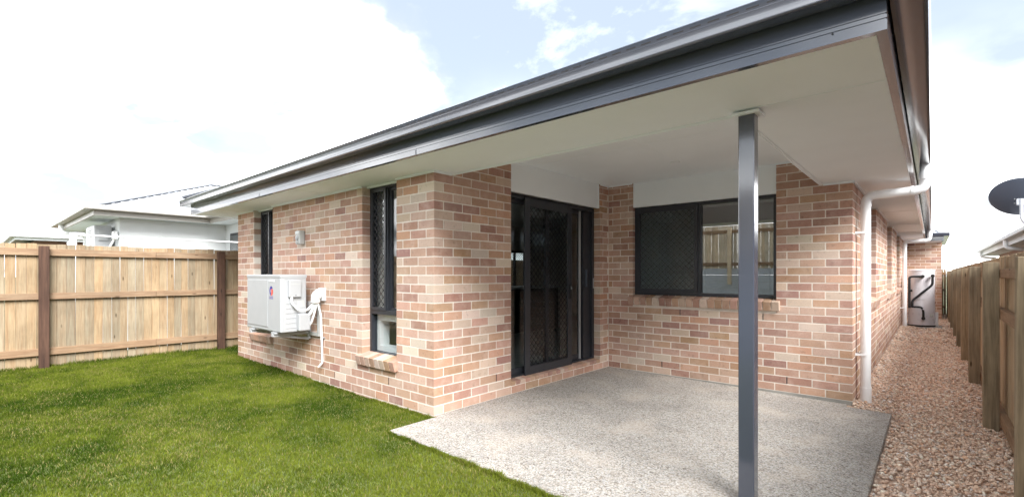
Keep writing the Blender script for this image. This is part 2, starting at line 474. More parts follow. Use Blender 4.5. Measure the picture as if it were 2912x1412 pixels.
# patio slab: falls slightly towards the side path
def slab_z(x): return -0.004 - 0.0135 * (x - XC)
sx0, sx1, sy0, sy1, sy2 = -3.405, -0.294, 2.325, 5.99, 5.87
outl = [(sx0, sy0), (sx1, sy0), (sx1, sy2), (XR - 0.05, sy2), (XR - 0.05, sy1), (XC - 0.05, sy1), (XC - 0.05, YC + 0.03), (sx0, YC + 0.03)]
n = len(outl); cbev = 0.006
ctr = (-1.9, 4.1)
def inset(p): return (p[0] + (cbev if p[0] < ctr[0] else -cbev), p[1] + (cbev if p[1] < ctr[1] else -cbev))
vs = [(x, y, -0.13) for x, y in outl] + [(x, y, slab_z(x) - cbev) for x, y in outl] + [(*inset(p), slab_z(p[0])) for p in outl]
fs = [tuple(range(2 * n, 3 * n))] + [(k, (k + 1) % n, n + (k + 1) % n, n + k) for k in range(n)] + [(n + k, n + (k + 1) % n, 2 * n + (k + 1) % n, 2 * n + k) for k in range(n)]
sl = MB().poly(vs, fs).build('patio', 'slab'); kind(sl, 'structure')
# gravel bed of the side path
def bed_z(x, y): return -0.085 + 0.03 * np.clip((x + 0.25) / 0.4, 0, 1) + 0.055 * np.clip((y - 5.6) / 0.8, 0, 1) * np.clip((-x - 0.1) / 0.3, 0.25, 1) + 0.012 * np.sin(x * 9 + y * 2.3) * np.cos(y * 3.1)
gb = grid(-0.66, 0.62, -1.0, 21.5, 14, 120, bed_z, 'path', 'gravel_bed'); kind(gb, 'structure')

# ------------------------------------------------------------------ the brick house
house = thing('brick_house', 'single-storey pinkish brown brick house with dark grey gutter and covered patio', 'house')

# each wall: (name, axis along, fixed plane, outward sign, s range, plan of openings)
# bricks come out as boxes (x0,x1,y0,y1,z0,z1); the mortar body sits 6 mm behind their faces
BRICKS = []      # (box, wall index)
REC = 0.0015
TH = 0.11
def course(k): return C * k, C * k + 0.076
def run(s0, s1, off, cuts):
    """brick intervals between s0 and s1, bond offset off, minus cuts [(a,b)]"""
    segs = [(s0, s1)]
    for a, b in cuts:
        ns = []
        for p, q in segs:
            if b <= p or a >= q: ns.append((p, q)); continue
            if a > p: ns.append((p, a))
            if b < q: ns.append((b, q))
        segs = ns
    res = []
    for p, q in segs:
        k = math.floor((p - off) / 0.24) - 1
        while off + k * 0.24 < q:
            a = off + k * 0.24; b = a + 0.23
            a2, b2 = max(a, p), min(b, q)
            if a2 > p and a2 - p < 0.03: a2 = p
            if b2 < q and q - b2 < 0.03: b2 = q if q - b2 < 0.0101 else b2
            if b2 - a2 > 0.028: res.append((a2, b2))
            k += 1
    return res

# openings -----------------------------------------------------------------
W1 = (-7.605, -6.946); W2 = (-4.642, -4.014); WZ = (0.43, 2.24)
DOOR = (3.893, 5.743); DZ = (0.086, 2.2)
WB = (-3.062, -1.313); WBZ = (0.985, 2.2)
SIDE = [(7.25, 8.67), (10.96, 12.24), (13.97, 15.30)]; SZ = (0.95, 2.3)

def wall_bricks(axis, plane, sign, s0, s1, k0, k1, offf, cutf, wid, rangef=None):
    for k in range(k0, k1):
        z0, z1 = course(k)
        a0, a1 = (s0, s1) if rangef is None else rangef(k)
        for a, b in run(a0, a1, offf(k), cutf(z0, z1)):
            d0, d1 = (plane, plane - sign * TH)
            if axis == 'x': bx = (a, b, min(d0, d1), max(d0, d1), z0, z1)
            else: bx = (min(d0, d1), max(d0, d1), a, b, z0, z1)
            BRICKS.append((bx, wid))

def zcut(z0, z1, wins):
    return [(a, b) for (a, b), (c, d) in wins if (z0 + z1) / 2 > c and (z0 + z1) / 2 < d]
# rear wall (faces -Y); even courses end on a stretcher at XC, odd ones stop short of the return's stretcher
wall_bricks('x', YC, -1, XL, XC, -1, 26,
            lambda k: XC - 0.23 if k % 2 == 0 else XC - 0.12 - 0.23,
            lambda a, b: zcut(a, b, [(W1, (0.33, 3)), (W2, (0.33, 3))]), 0,
            lambda k: (XL, XC if k % 2 == 0 else XC - 0.12))
# return wall (faces +X)
wall_bricks('y', XC, 1, YC, YI, -1, 26, lambda k: YC + 0.12 if k % 2 == 0 else YC,
            lambda a, b: zcut(a, b, [((DOOR[0], DOOR[1]), (0.05, 3))]), 1,
            lambda k: (YC + 0.12 if k % 2 == 0 else YC, YI - 0.004))
wall_bricks('y', XC, 1, 3.09, YI, 26, 30, lambda k: YC + 0.12 if k % 2 == 0 else YC,
            lambda a, b: zcut(a, b, [((DOOR[0], DOOR[1]), (0.05, 3))]), 1)
# patio back wall (faces -Y)
wall_bricks('x', YI, -1, XC, XR, 0, 26,
            lambda k: XR - 0.23 if k % 2 == 0 else XR - 0.12 - 0.23,
            lambda a, b: zcut(a, b, [(WB, (0.87, 3))]), 2,
            lambda k: (XC + 0.004, XR if k % 2 == 0 else XR - 0.12))
wall_bricks('x', YI, -1, XC + 0.004, -0.9, 26, 30, lambda k: XR - 0.23 if k % 2 == 0 else XR - 0.35,
            lambda a, b: zcut(a, b, [(WB, (0.87, 3))]), 2)
# side wall along the gravel path (faces +X)
wall_bricks('y', XR, 1, YI, YW, -1, 26, lambda k: YI + 0.12 if k % 2 == 0 else YI,
            lambda a, b: zcut(a, b, [(s_, (0.84, 3)) for s_ in SIDE]), 3,
            lambda k: (YI + 0.12 if k % 2 == 0 else YI, YW))
# far wing (faces -Y)
wall_bricks('x', YW, -1, XR, XW, -1, 26, lambda k: XW - 0.23 if k % 2 == 0 else XW - 0.35, lambda a, b: [], 4,
            lambda k: (XR, XW))
# window and door jambs returned in brick behind the face (reveals that the camera side shows)
def reveal(axis, at, side, plane, sign, z0, z1):
    k = math.ceil(z0 / C - 0.2)
    while course(k)[1] <= z1 + 0.02:
        a, b = course(k); dd = 0.115 if k % 2 else 0.112
        BRICKS.append(((at, at, plane, plane, a, b), None)); BRICKS.pop(); k += 1

# mortar bodies --------------------------------------------------------------
def body(name, boxes):
    m = MB()
    for b in boxes: m.box(*b)
    return m.build(name, 'mortar', house)
T2 = 0.104
def xwall(plane, sign, s0, s1, z0, z1, holes):
    """boxes for a wall along x, outward -Y, with rectangular holes (a,b,c,d)"""
    bx = []; cur = s0
    y0, y1 = plane + REC, plane + T2
    for a, b, c, d in sorted(holes):
        bx.append((cur, a - 0.001, y0, y1, z0, z1))
        if c > z0: bx.append((a - 0.001, b + 0.001, y0, y1, z0, c))
        if d < z1: bx.append((a - 0.001, b + 0.001, y0, y1, d, z1))
        cur = b + 0.001
    bx.append((cur, s1, y0, y1, z0, z1)); return bx
def ywall(plane, s0, s1, z0, z1, holes):
    bx = []; cur = s0
    x0, x1 = plane - T2, plane - REC
    for a, b, c, d in sorted(holes):
        bx.append((x0, x1, cur, a - 0.001, z0, z1))
        if c > z0: bx.append((x0, x1, a - 0.001, b + 0.001, z0, c))
        if d < z1: bx.append((x0, x1, a - 0.001, b + 0.001, d, z1))
        cur = b + 0.001
    bx.append((x0, x1, cur, s1, z0, z1)); return bx
e = 0.0015
walls = [
    body('rear_wall', xwall(YC, -1, XL + e, XC - e, -0.2, 2.24, [(*[W1[0] - e, W1[1] + e], 0.34, 2.3), (*[W2[0] - e, W2[1] + e], 0.34, 2.3)])),
    body('return_wall', ywall(XC, YC + T2 + 0.002, 3.075, -0.2, 2.24, []) + ywall(XC, 3.075, YI + 0.1, -0.2, ZC - 0.005, [(DOOR[0] - e, DOOR[1] + e, 0.081, 2.9)])),
    body('patio_wall', xwall(YI, -1, XC + 0.002, -0.885, -0.2, ZC - 0.006, [(WB[0] - e, WB[1] + e, 0.9, 2.9)]) + [(-0.885, XR - e, YI + REC, YI + T2, -0.2, 2.24)]),
    body('side_wall', ywall(XR, YI + T2 + 0.002, YW, -0.2, 2.24, [(a - e, b + e, 0.86, 2.3) for a, b in SIDE])),
    body('wing_wall', [(XR - 0.1, XW - e, YW + REC, YW + 0.1, -0.2, 2.24), (XW - T2, XW - e, YW + 0.1, 24, -0.2, 2.24)]),
]
for o in walls: pass
ft = MB(); ft.box(XC + 0.003, XR - 0.0005, YI - 0.0005, YI + 0.1, -0.2, -0.006); ft.build('footing', 'concrete', house)
# far left wall and back wall of the house: rendered in the same mortar, out of sight of the yard
body('end_wall', [(XL + e, XL + 0.1, YC + T2 + 0.002, 4.70, -0.2, 2.56), (XL + e, XL + 0.1, 6.4, 9.0, -0.2, 2.56), (XL + e, XL + 0.1, 9.85, 24, -0.2, 2.56),
                  (XL + e, XL + 0.1, 4.70, 6.4, -0.2, 0.45), (XL + e, XL + 0.1, 4.70, 6.4, 2.24, 2.56), (XL + e, XL + 0.1, 9.0, 9.85, -0.2, 0.9), (XL + e, XL + 0.1, 9.0, 9.85, 1.9, 2.56),
                  (XL + e, XW - e, 24, 24.1, -0.2, 2.56)])

# brick colours --------------------------------------------------------------
PAL = [lin(184, 146, 128), lin(192, 158, 142), lin(174, 132, 116), lin(202, 174, 158), lin(182, 144, 122), lin(162, 120, 107),
       lin(188, 148, 133), lin(208, 186, 171), lin(174, 136, 110), lin(156, 116, 107), lin(190, 146, 122)]
PW = [3, 3, 2.4, 2.2, 1.6, 1.4, 2.4, 1.2, 0.9, 0.8, 1.6]
def brick_col():
    c = random.choices(PAL, PW)[0]; c = tuple(0.92 * v + 0.08 * w for v, w in zip(c, lin(186, 150, 132))); j = random.uniform(0.9, 1.08)
    return tuple(v * j * random.uniform(0.97, 1.03) * k for v, k in zip(c, (0.97, 1.03, 1.02)))

def size_px(b):
    x, y, z = (b[0] + b[1]) / 2, (b[2] + b[3]) / 2, (b[4] + b[5]) / 2
    p = apparent(x, y, z)
    if p is None or not (-40 < p[0] < 2950 and -40 < p[1] < 1450): return 0
    return None
def face_area(b, wid):
    if size_px(b) == 0: return 0
    if wid in (0, 2, 4): q = [(b[0], b[2], b[4]), (b[1], b[2], b[4]), (b[1], b[2], b[5]), (b[0], b[2], b[5])]
    else: q = [(b[1], b[2], b[4]), (b[1], b[3], b[4]), (b[1], b[3], b[5]), (b[1], b[2], b[5])]
    P = [apparent(*v) for v in q]
    if any(p is None for p in P): return 0
    A = 0
    for i in range(4): A += P[i][0] * P[(i + 1) % 4][1] - P[(i + 1) % 4][0] * P[i][1]
    ar = abs(A) / 2
    c = apparent((b[0] + b[1]) / 2, b[2], (b[4] + b[5]) / 2)
    if 2100 < c[0] < 2162 or b[4] < -0.01: ar *= 0.3          # behind the post or below grade
    if wid == 0 and 700 < c[0] < 870 and 780 < c[1] < 955: ar *= 0.2
    return ar
order = sorted(range(len(BRICKS)), key=lambda i: -face_area(*BRICKS[i]))
singles = set(order[:300])
mesh_cache = {}
def brick_mesh(w, d, h):
    key = (round(w, 3), round(d, 3), random.randrange(3))
    if key not in mesh_cache:
        vs, fs = chamfer(w, d, h, 0.0016, 0.0006)
        me = bpy.data.meshes.new('brick'); me.from_pydata(vs, [], fs); me.update(); me.materials.append(M['brick'])
        mesh_cache[key] = me
    return mesh_cache[key]
rV, rF, rC = [], [], []; nv = 0
for i, (b, wid) in enumerate(BRICKS):
    c = brick_col(); jz = random.uniform(-0.0012, 0.0012); jp = random.uniform(-0.0008, 0.0008)
    w, d, h = b[1] - b[0], b[3] - b[2], b[5] - b[4]
    m = ((b[0] + b[1]) / 2 + (jp if wid in (1, 3) else 0), (b[2] + b[3]) / 2 + (jp if wid in (0, 2, 4) else 0), (b[4] + b[5]) / 2 + jz)
    if i in singles:
        o = bpy.data.objects.new('brick', brick_mesh(w, d, h)); COL.objects.link(o)
        o.location = m; o.color = (*c, 1); o.parent = walls[wid]
    else:
        vs, fs = chamfer(w, d, h, 0.0016, 0.0006)
        rV += [(a + m[0], bb + m[1], z + m[2]) for a, bb, z in vs]
        for f in fs:
            if len(f) == 4: rF += [(f[0] + nv, f[1] + nv, f[2] + nv), (f[0] + nv, f[2] + nv, f[3] + nv)]
            else: rF.append(tuple(v + nv for v in f))
        rC += [c] * len(vs); nv += len(vs)
bw = big_mesh('brickwork', np.array(rV), np.array(rF), np.array(rC), M['brick_run']); bw.parent = house; bw['kind'] = 'stuff'

# brick sills: bricks on edge, tilted outwards ---------------------------------
def sill(parent_i, axis, s0, s1, plane, ztop, sign=-1, tilt=14, depth=0.15, hgt=0.105, proud=0.045):
    n = max(1, round((s1 - s0 + 0.005) / 0.0865)); st = (s1 - s0 + 0.008) / n
    vs, fs = chamfer(st - 0.009, depth, hgt, 0.004, 0.001)
    me = bpy.data.meshes.new('sill_brick'); me.from_pydata(vs, [], fs); me.update(); me.materials.append(M['brick'])
    bed = MB()
    for k in range(n):
        o = bpy.data.objects.new('sill_brick', me); COL.objects.link(o); s = s0 + st * (k + 0.5) - 0.004
        a = R(tilt)
        if axis == 'x':
            o.location = (s, plane - proud + depth / 2 * math.cos(a), ztop - hgt / 2 - 0.02); o.rotation_euler = (a, 0, 0)
        else:
            o.location = (plane + proud - depth / 2 * math.cos(a), s, ztop - hgt / 2 - 0.02); o.rotation_euler = (a, 0, R(90))
        c = brick_col(); o.color = (*[v * 0.97 for v in c], 1); o.parent = walls[parent_i]
    p0, p1 = plane - proud + 0.012, plane + 0.09
    if axis == 'x': vsb = [(p0, ztop - 0.125), (p1, ztop - 0.085), (p1, ztop - 0.014), (p0, ztop - 0.047)]
    else: vsb = [(plane + proud - 0.012, ztop - 0.125), (plane - 0.09, ztop - 0.085), (plane - 0.09, ztop - 0.014), (plane + proud - 0.012, ztop - 0.047)]
    if axis == 'x': v = [(s0 + 0.004, y, z) for y, z in vsb] + [(s1 - 0.004, y, z) for y, z in vsb]
    else: v = [(x, s0 + 0.004, z) for x, z in vsb] + [(x, s1 - 0.004, z) for x, z in vsb]
    bed.poly(v, [(0, 1, 2, 3), (7, 6, 5, 4), (0, 4, 5, 1), (1, 5, 6, 2), (2, 6, 7, 3), (3, 7, 4, 0)])
    bed.build('sill_mortar', 'mortar', walls[parent_i])
sill(0, 'x', W1[0] - 0.055, W1[1] + 0.02, YC, 0.462)
sill(0, 'x', W2[0] - 0.055, W2[1] + 0.02, YC, 0.462)
sill(2, 'x', WB[0] - 0.05, WB[1] + 0.04, YI, 1.025)
for a, b in SIDE: sill(3, 'y', a - 0.02, b + 0.05, XR, 0.985)
# door threshold: header bricks laid on edge, flush with the wall
nb = round((DOOR[1] - DOOR[0]) / 0.086)
vs, fs = chamfer(0.105, 0.077, 0.044, 0.004, 0.001)
thm = bpy.data.meshes.new('threshold_brick'); thm.from_pydata(vs, [], fs); thm.update(); thm.materials.append(M['brick'])
for k in range(nb):
    o = bpy.data.objects.new('threshold_brick', thm); COL.objects.link(o)
    o.location = (XC - 0.053, DOOR[0] + (DOOR[1] - DOOR[0]) / nb * (k + 0.5), 0.108); o.rotation_euler = (0, R(6), 0)
    o.color = (*brick_col(), 1); o.parent = walls[1]
MB().box(XC - 0.1, XC - 0.009, DOOR[0], DOOR[1], 0.079, 0.121).build('threshold_mortar', 'mortar', walls[1])
# open weep joints in the lower courses
for x, y, k, ax in ((-1.20, YI, 1, 'x'), (-1.63, YI, 1, 'x'), (-2.55, YI, 1, 'x'), (-1.53, YI, 9, 'x'), (-2.35, YI, 9, 'x'), (XC, 3.62, 2, 'y'), (-4.22, YC, 2, 'x'), (-5.3, YC, 1, 'x'), (-6.4, YC, 1, 'x')):
    z0, z1 = course(k)
    off = (XR - 0.23 if k % 2 == 0 else XR - 0.35) if y == YI else (XC - 0.23 if k % 2 == 0 else XC - 0.35)
    if ax == 'x':
        s = off + round((x - off) / 0.24) * 0.24 - 0.005
        MB().box(s - 0.0045, s + 0.0045, y - 0.0005, y + 0.05, z0, z1).build('weep_hole', 'slot', house)
    else:
        off = YC + 0.12 if k % 2 == 0 else YC; s = off + round((y - off) / 0.24) * 0.24 - 0.005
        MB().box(x - 0.05, x + 0.0005, s - 0.0045, s + 0.0045, z0, z1).build('weep_hole', 'slot', house)

# ---- eaves ------------------------------------------------------------------
# soffit sheets (front strip, side strip, left return) with joint beads
sf = MB()
sf.box(XFL + 0.035, -0.167, YF + 0.035, 3.062, ZS, ZS + 0.008)
sf.box(-0.88, -0.167, 3.0625, YW + 0.6, ZS, ZS + 0.008)
sf.box(XFL + 0.035, XL + 0.05, 3.0625, 24, ZS, ZS + 0.008)
soffit = sf.build('soffit', 'soffit', house)
# edge drop of the recessed patio ceiling: a shallow beam lining
bl = MB(); bl.box(XC + 0.002, -0.9005, 3.042, 3.062, ZS - 0.012, ZC); bl.box(-0.90, -0.88, 3.0425, YI - 0.002, ZS - 0.012, ZC)
bl.build('beam_lining', 'soffit', house, bevel=0.002)
bd = MB(); bd.box(XC + 0.002, -0.905, 3.028, 3.0415, ZS - 0.007, ZS - 0.0005); bd.box(-0.8795, -0.866, 3.03, YI - 0.002, ZS - 0.007, ZS - 0.0005)
bd.build('edge_bead', 'soffit', soffit)
jb = MB()
jb.box(-0.84, -0.17, 2.968, 2.976, ZS - 0.003, ZS - 0.0003)
for y in (6.9, 9.3, 11.7, 14.1, 16.5): jb.box(XR, -0.17, y - 0.012, y + 0.012, ZS - 0.004, ZS - 0.0003)
for x in (-5.4, -7.8): jb.box(x - 0.006, x + 0.006, YF + 0.037, YC, ZS - 0.003, ZS - 0.0003)
split_boxes(jb, 'joint_strip', 'soffit', soffit)
# cover beads along the wall tops
cb = MB(); t = 0.019
def bead_x(a, b, y, z): cb.box(a, b, y - t, y - 0.001, z - t, z - 0.0006)
bead_x(XL, W1[0], YC, ZS); bead_x(W1[1], W2[0], YC, ZS); bead_x(W2[1], XC + t, YC, ZS)
cb.box(XC + 0.0005, XC + t, YC + 0.0005, 3.027, ZS - t, ZS - 0.0006)
cb.box(W1[0], W1[1], YC + 0.06, YC + 0.08, ZS - t, ZS - 0.0006); cb.box(W2[0], W2[1], YC + 0.06, YC + 0.08, ZS - t, ZS - 0.0006)
bead_x(-0.865, XR + t, YI, ZS); cb.box(XR + 0.0005, XR + t, YI + 0.0005, SIDE[0][0], ZS - t, ZS - 0.0006)
for (a, b), (c_, d_) in zip(SIDE, SIDE[1:] + [(YW - 0.02, 0)]): cb.box(XR + 0.0005, XR + t, b, c_, ZS - t, ZS - 0.0006)
bead_x(XC + t + 0.001, WB[0] - 0.002, YI, ZC); cb.box(XC + 0.0005, XC + t, DOOR[1] + 0.002, YI - 0.001, ZC - t, ZC - 0.0006)
bead_x(WB[1] + 0.002, -0.903, YI, ZC); cb.box(XC + 0.0005, XC + t, 3.065, DOOR[0] - 0.002, ZC - t, ZC - 0.0006)
split_boxes(cb, 'cover_bead', 'soffit', house)
# patio ceiling
pc = MB(); pc.box(XC - 0.15, -0.9, 3.06, YI + 0.12, ZC, ZC + 0.01)
ceil = pc.build('patio_ceiling', 'soffit', house)
cj = MB(); cj.box(XC + 0.03, -0.91, 4.255, 4.267, ZC - 0.0025, ZC - 0.0003); cj.box(-2.106, -2.094, 3.07, YI - 0.03, ZC - 0.0025, ZC - 0.0003)
cj.build('ceiling_joint', 'soffit', ceil)
dl = MB().lathe([(0.0, -0.012), (0.048, -0.012), (0.056, -0.008), (0.056, 0.0)], (-2.138, 5.163, ZC), 20)
dl.build('downlight', 'soffit', ceil, smooth=True)
# infill panels over the door and the back window
MB().box(XC - 0.045, XC - 0.025, DOOR[0] + 0.001, DOOR[1] - 0.001, DZ[1], ZC - 0.001).build('door_head_panel', 'soffit', house)
MB().box(WB[0] + 0.001, WB[1] - 0.001, YI + 0.025, YI + 0.045, WBZ[1], ZC - 0.001).build('window_head_panel', 'soffit', house)
hb = MB(); hb.box(XC - 0.0245, XC - 0.014, DOOR[1] - 0.018, DOOR[1] - 0.0015, DZ[1], ZC - 0.001); hb.box(WB[0] + 0.0015, WB[0] + 0.018, YI + 0.014, YI + 0.0245, WBZ[1], ZC - 0.001)
hb.box(XC - 0.0245, XC - 0.014, DOOR[0] + 0.002, DOOR[1] - 0.019, ZC - 0.018, ZC - 0.0015); hb.box(WB[0] + 0.019, WB[1] - 0.002, YI + 0.014, YI + 0.0245, ZC - 0.018, ZC - 0.0015)
hb.build('panel_bead', 'soffit', house)

# fascia, folded steel with shadow grooves
path = [(XFL, 24.0), (XFL, YF), (XF, YF), (XF, YW - 0.45), (XW + 0.04, YW - 0.45), (XW + 0.04, 24)]
prof = [(0, ZS), (0, ZS + 0.040), (-0.004, ZS + 0.042), (-0.004, ZS + 0.045), (-0.0005, ZS + 0.047), (-0.0005, ZS + 0.060), (-0.005, ZS + 0.062),
        (-0.005, ZS + 0.065), (-0.002, ZS + 0.067), (-0.006, ZS + 0.22), (-0.036, ZS + 0.22), (-0.036, ZS)]
fascia = MB().sweep([p for p in path], prof).build('fascia', 'steel', house)
# quad gutter, open trough, mitred
gp = [(0.003, 2.388), (0.100, 2.373), (0.113, 2.374), (0.119, 2.378), (0.121, 2.385), (0.121, 2.452), (0.1245, 2.457), (0.1265, 2.463), (0.123, 2.468),
      (0.116, 2.468), (0.113, 2.463), (0.116, 2.452), (0.116, 2.390), (0.112, 2.382), (0.104, 2.379), (0.098, 2.379), (0.006, 2.392), (0.006, 2.485), (0.003, 2.485)]
gutter = MB().sweep(path, gp).build('gutter', 'steel', house, smooth=True)
slot = MB().box(0, 0.052, YF - 0.1216, YF - 0.1205, 2.441, 2.4475).build('overflow_slot', 'slot', gutter); x = XFL + 0.12
slot.location.x = x
while x < XF - 0.18:
    x += 0.082; o = slot.copy(); COL.objects.link(o); o.location.x = x
ln = MB().sweep([(XFL, YF - 0.0002), (XF, YF - 0.0002)], [(0.1206, 2.4285), (0.1222, 2.4285), (0.1222, 2.4305), (0.1206, 2.4305)])
ln.build('gutter_rib', 'steel', gutter)
# seam joint of the fascia and gutter lengths
sj = MB()
for x in (-3.1, -6.2): sj.box(x, x + 0.012, YF - 0.0012, YF - 0.0002, ZS + 0.001, ZS + 0.039)
sj.build('fascia_joint', 'steel_dark', fascia)
MB().tube([(-0.31, YF - 0.002, 2.283), (-0.31, YF - 0.0035, 2.283)], 0.004, 8).build('rivet', 'slot', fascia)
# hip roof of ribbed sheet
def hip(m, x0, x1, y0, y1, z, pitch, rib=None, base=True):
    hw = (x1 - x0) / 2; zt = z + hw * math.tan(pitch); xm = (x0 + x1) / 2
    a, b = (xm, y0 + hw, zt), (xm, y1 - hw, zt)
    vs = [(x0, y0, z), (x1, y0, z), (x1, y1, z), (x0, y1, z), a, b]
    m.poly(vs, [(0, 1, 4), (1, 2, 5, 4), (2, 3, 5), (3, 0, 4, 5)] + ([(0, 3, 2, 1)] if base else []))
    if rib:
        up = Vector((0, 0, 1))
        def ribs(p0, p1, q0, q1, inward):
            L = (Vector(p1) - Vector(p0)).length; nn = int(L / rib)
            for i in range(1, nn):
                s = i * rib; d = (Vector(p1) - Vector(p0)) / L; st = Vector(p0) + d * s
                ext = min(s, L - s, hw)
                if ext < 0.15: continue
                en = st + Vector(inward) * (ext - 0.06) + Vector((0, 0, (ext - 0.06) * math.tan(pitch)))
                m.bar(st + up * 0.004, en + up * 0.004, 0.05, 0.02)
        ribs((x1, y0, z), (x1, y1, z), None, None, (-1, 0, 0)); ribs((x0, y0, z), (x1, y0, z), None, None, (0, 1, 0)); ribs((x0, y0, z), (x0, y1, z), None, None, (1, 0, 0))
    return a, b
rm = MB(); a_, b_ = hip(rm, XFL - 0.05, XF + 0.05, YF - 0.05, 24.5, 2.47, R(21), 0.25, False)
roof = rm.build('roof', 'steel_dark', house)
rd = MB()
for p, q in (((XFL - 0.05, YF - 0.05, 2.48), a_), ((XF + 0.05, YF - 0.05, 2.48), a_), (a_, b_)): rd.bar(Vector(p) + Vector((0, 0, 0.03)), Vector(q) + Vector((0, 0, 0.03)), 0.2, 0.03)
rd.build('ridge_cap', 'steel_dark', roof)
wr = MB(); y0 = YW - 0.5
wr.poly([(XW + 0.10, y0, 2.47), (XW + 0.10, 24.5, 2.47), (-3.4, 24.5, 2.47 + 3.5 * math.tan(R(21))), (-3.4, y0 + 3.6, 2.47 + 3.5 * math.tan(R(21)))], [(0, 1, 2, 3)])
wr.poly([(XF, y0, 2.47), (XW + 0.10, y0, 2.47), (-3.4, y0 + 3.6, 2.47 + 3.5 * math.tan(R(21)))], [(0, 1, 2)])
for k in range(3): wr.bar((XF + 0.02 + 0.13 * k, y0 + 0.02, 2.49), (XF + 0.02 + 0.13 * k - 0.1, y0 + 0.3 + 0.12 * (2 - k), 2.49 + 0.12 + 0.03 * (2 - k)), 0.04, 0.03)
wr.build('wing_roof', 'white_roof', house)
MB().box(XR + 0.002, XW + 0.02, YW - 0.43, YW + 0.02, ZS, ZS + 0.008).build('wing_soffit', 'soffit', house)
MB().box(XR + 0.05, XW - 0.002, YW - 0.02, YW - 0.001, ZS - 0.03, ZS - 0.001).build('wing_bead', 'soffit', house)

# ---- patio post ---------------------------------------------------------------
PX0, PX1, PY0, PY1 = -0.857, -0.770, 2.985, 3.072
pm = MB().box(PX0, PX1, PY0, PY1, slab_z(-0.8) - 0.02, ZS - 0.002)
post = pm.build('patio_post', 'steel', house, bevel=0.006)
tm = MB()
for (a, b, c_, d_) in ((PX0 - 0.03, PX1 + 0.03, PY0 - 0.03, PY0 - 0.001), (PX0 - 0.03, PX1 + 0.03, PY1 + 0.001, PY1 + 0.03), (PX0 - 0.03, PX0 - 0.001, PY0 - 0.001, PY1 + 0.001), (PX1 + 0.001, PX1 + 0.03, PY0 - 0.001, PY1 + 0.001)):
    tm.box(a, b, c_, d_, ZS - 0.0285, ZS - 0.0135)
tm.build('post_collar', 'soffit', post)
MB().box(PX0 - 0.004, PX1 + 0.004, PY0 - 0.004, PY1 + 0.004, slab_z(-0.8) - 0.004, slab_z(-0.8) + 0.004).build('base_plate', 'steel_dark', post)

# ---- downpipes ------------------------------------------------------------------
def arc_path(pts, rad, n=6):
    out_ = [Vector(pts[0])]
    for i in range(1, len(pts) - 1):
        p, q, r_ = Vector(pts[i - 1]), Vector(pts[i]), Vector(pts[i + 1])
        a = q + (p - q).normalized() * rad; b = q + (r_ - q).normalized() * rad
        for k in range(n + 1):
            s = k / n; out_.append(a * (1 - s) ** 2 + q * 2 * s * (1 - s) + b * s * s)
    out_.append(Vector(pts[-1])); return out_
def downpipe(y, zg):
    xo, xi = -0.052, XR + 0.085
    m = MB().tube(arc_path([(xo, y + 0.02, 2.385), (xo, y + 0.02, 2.13), (xi, y, 2.115), (xi, y, zg)], 0.085), 0.045, 20)
    dp = m.build('downpipe', 'pvc', house, smooth=True)
    k = MB()
    for a, b in (((xi, y, zg), (xi, y, zg + 0.17)), ((xi, y, 2.0), (xi, y, 2.03)), ((xo, y + 0.02, 2.235), (xo, y + 0.02, 2.30)), ((xo - 0.085, y + 0.015, 2.128), (xo - 0.11, y + 0.015, 2.127))): k.tube([a, b], 0.0505, 20)
    k.build('socket', 'pvc', dp, smooth=True)
    s = MB()
    for z in (1.72, 0.44): s.box(XR - 0.01, xi + 0.01, y + 0.046, y + 0.052, z, z + 0.022); s.box(XR - 0.01, xi + 0.01, y - 0.052, y - 0.046, z, z + 0.022); s.box(XR + 0.0005, XR + 0.005, y - 0.075, y - 0.0525, z, z + 0.022)
    split_boxes(s, 'pipe_clip', 'pvc', dp, 8)
downpipe(6.235, -0.06)
downpipe(15.62, -0.06)

# ---- windows and doors ------------------------------------------------------------
def place(fr):
    """fr maps local (u along, v up, w outward) to world"""
    def P(u, v, w): return fr(u, v, w)
    return P
def lbox(m, fr, u0, u1, v0, v1, w0, w1):
    c = [fr(u, v, w) for u in (u0, u1) for v in (v0, v1) for w in (w0, w1)]
    xs, ys, zs = zip(*c); m.box(min(xs), max(xs), min(ys), max(ys), min(zs), max(zs))
def lattice(fr, u0, u1, v0, v1, w, du=0.078, dv=0.074, bw_=0.0055, th=0.004):
    m = MB(); n_ = int((u1 - u0) / du + (v1 - v0) / dv) + 2
    for sgn in (1, -1):
        for i in range(-n_, n_):
            # line: (u-u0)/du + sgn*(v-v0)/dv = i (+offset)
            pts = []
            for u in (u0, u1):
                v = v0 + sgn * (i - (u - u0) / du) * dv
                if v0 - 1e-6 <= v <= v1 + 1e-6: pts.append((u, v))
            for v in (v0, v1):
                u = u0 + (i - sgn * (v - v0) / dv) * du
                if u0 < u < u1: pts.append((u, v))
            if len(pts) >= 2 and math.dist(pts[0], pts[1]) > 0.01:
                wo = w + (0.0012 if sgn > 0 else -0.0012)
                nrm = Vector(fr(0, 0, 1)) - Vector(fr(0, 0, 0))
                m.bar(fr(*pts[0], wo), fr(*pts[1], wo), bw_, th, nrm)
    return m
def frame(m, fr, u0, u1, v0, v1, w0, w1, t_, tb=None):
    tb = t_ if tb is None else tb
    lbox(m, fr, u0, u0 + t_, v0, v1, w0, w1); lbox(m, fr, u1 - t_, u1, v0, v1, w0, w1)
    lbox(m, fr, u0 + t_, u1 - t_, v0, v0 + tb, w0, w1); lbox(m, fr, u0 + t_, u1 - t_, v1 - t_, v1, w0, w1)

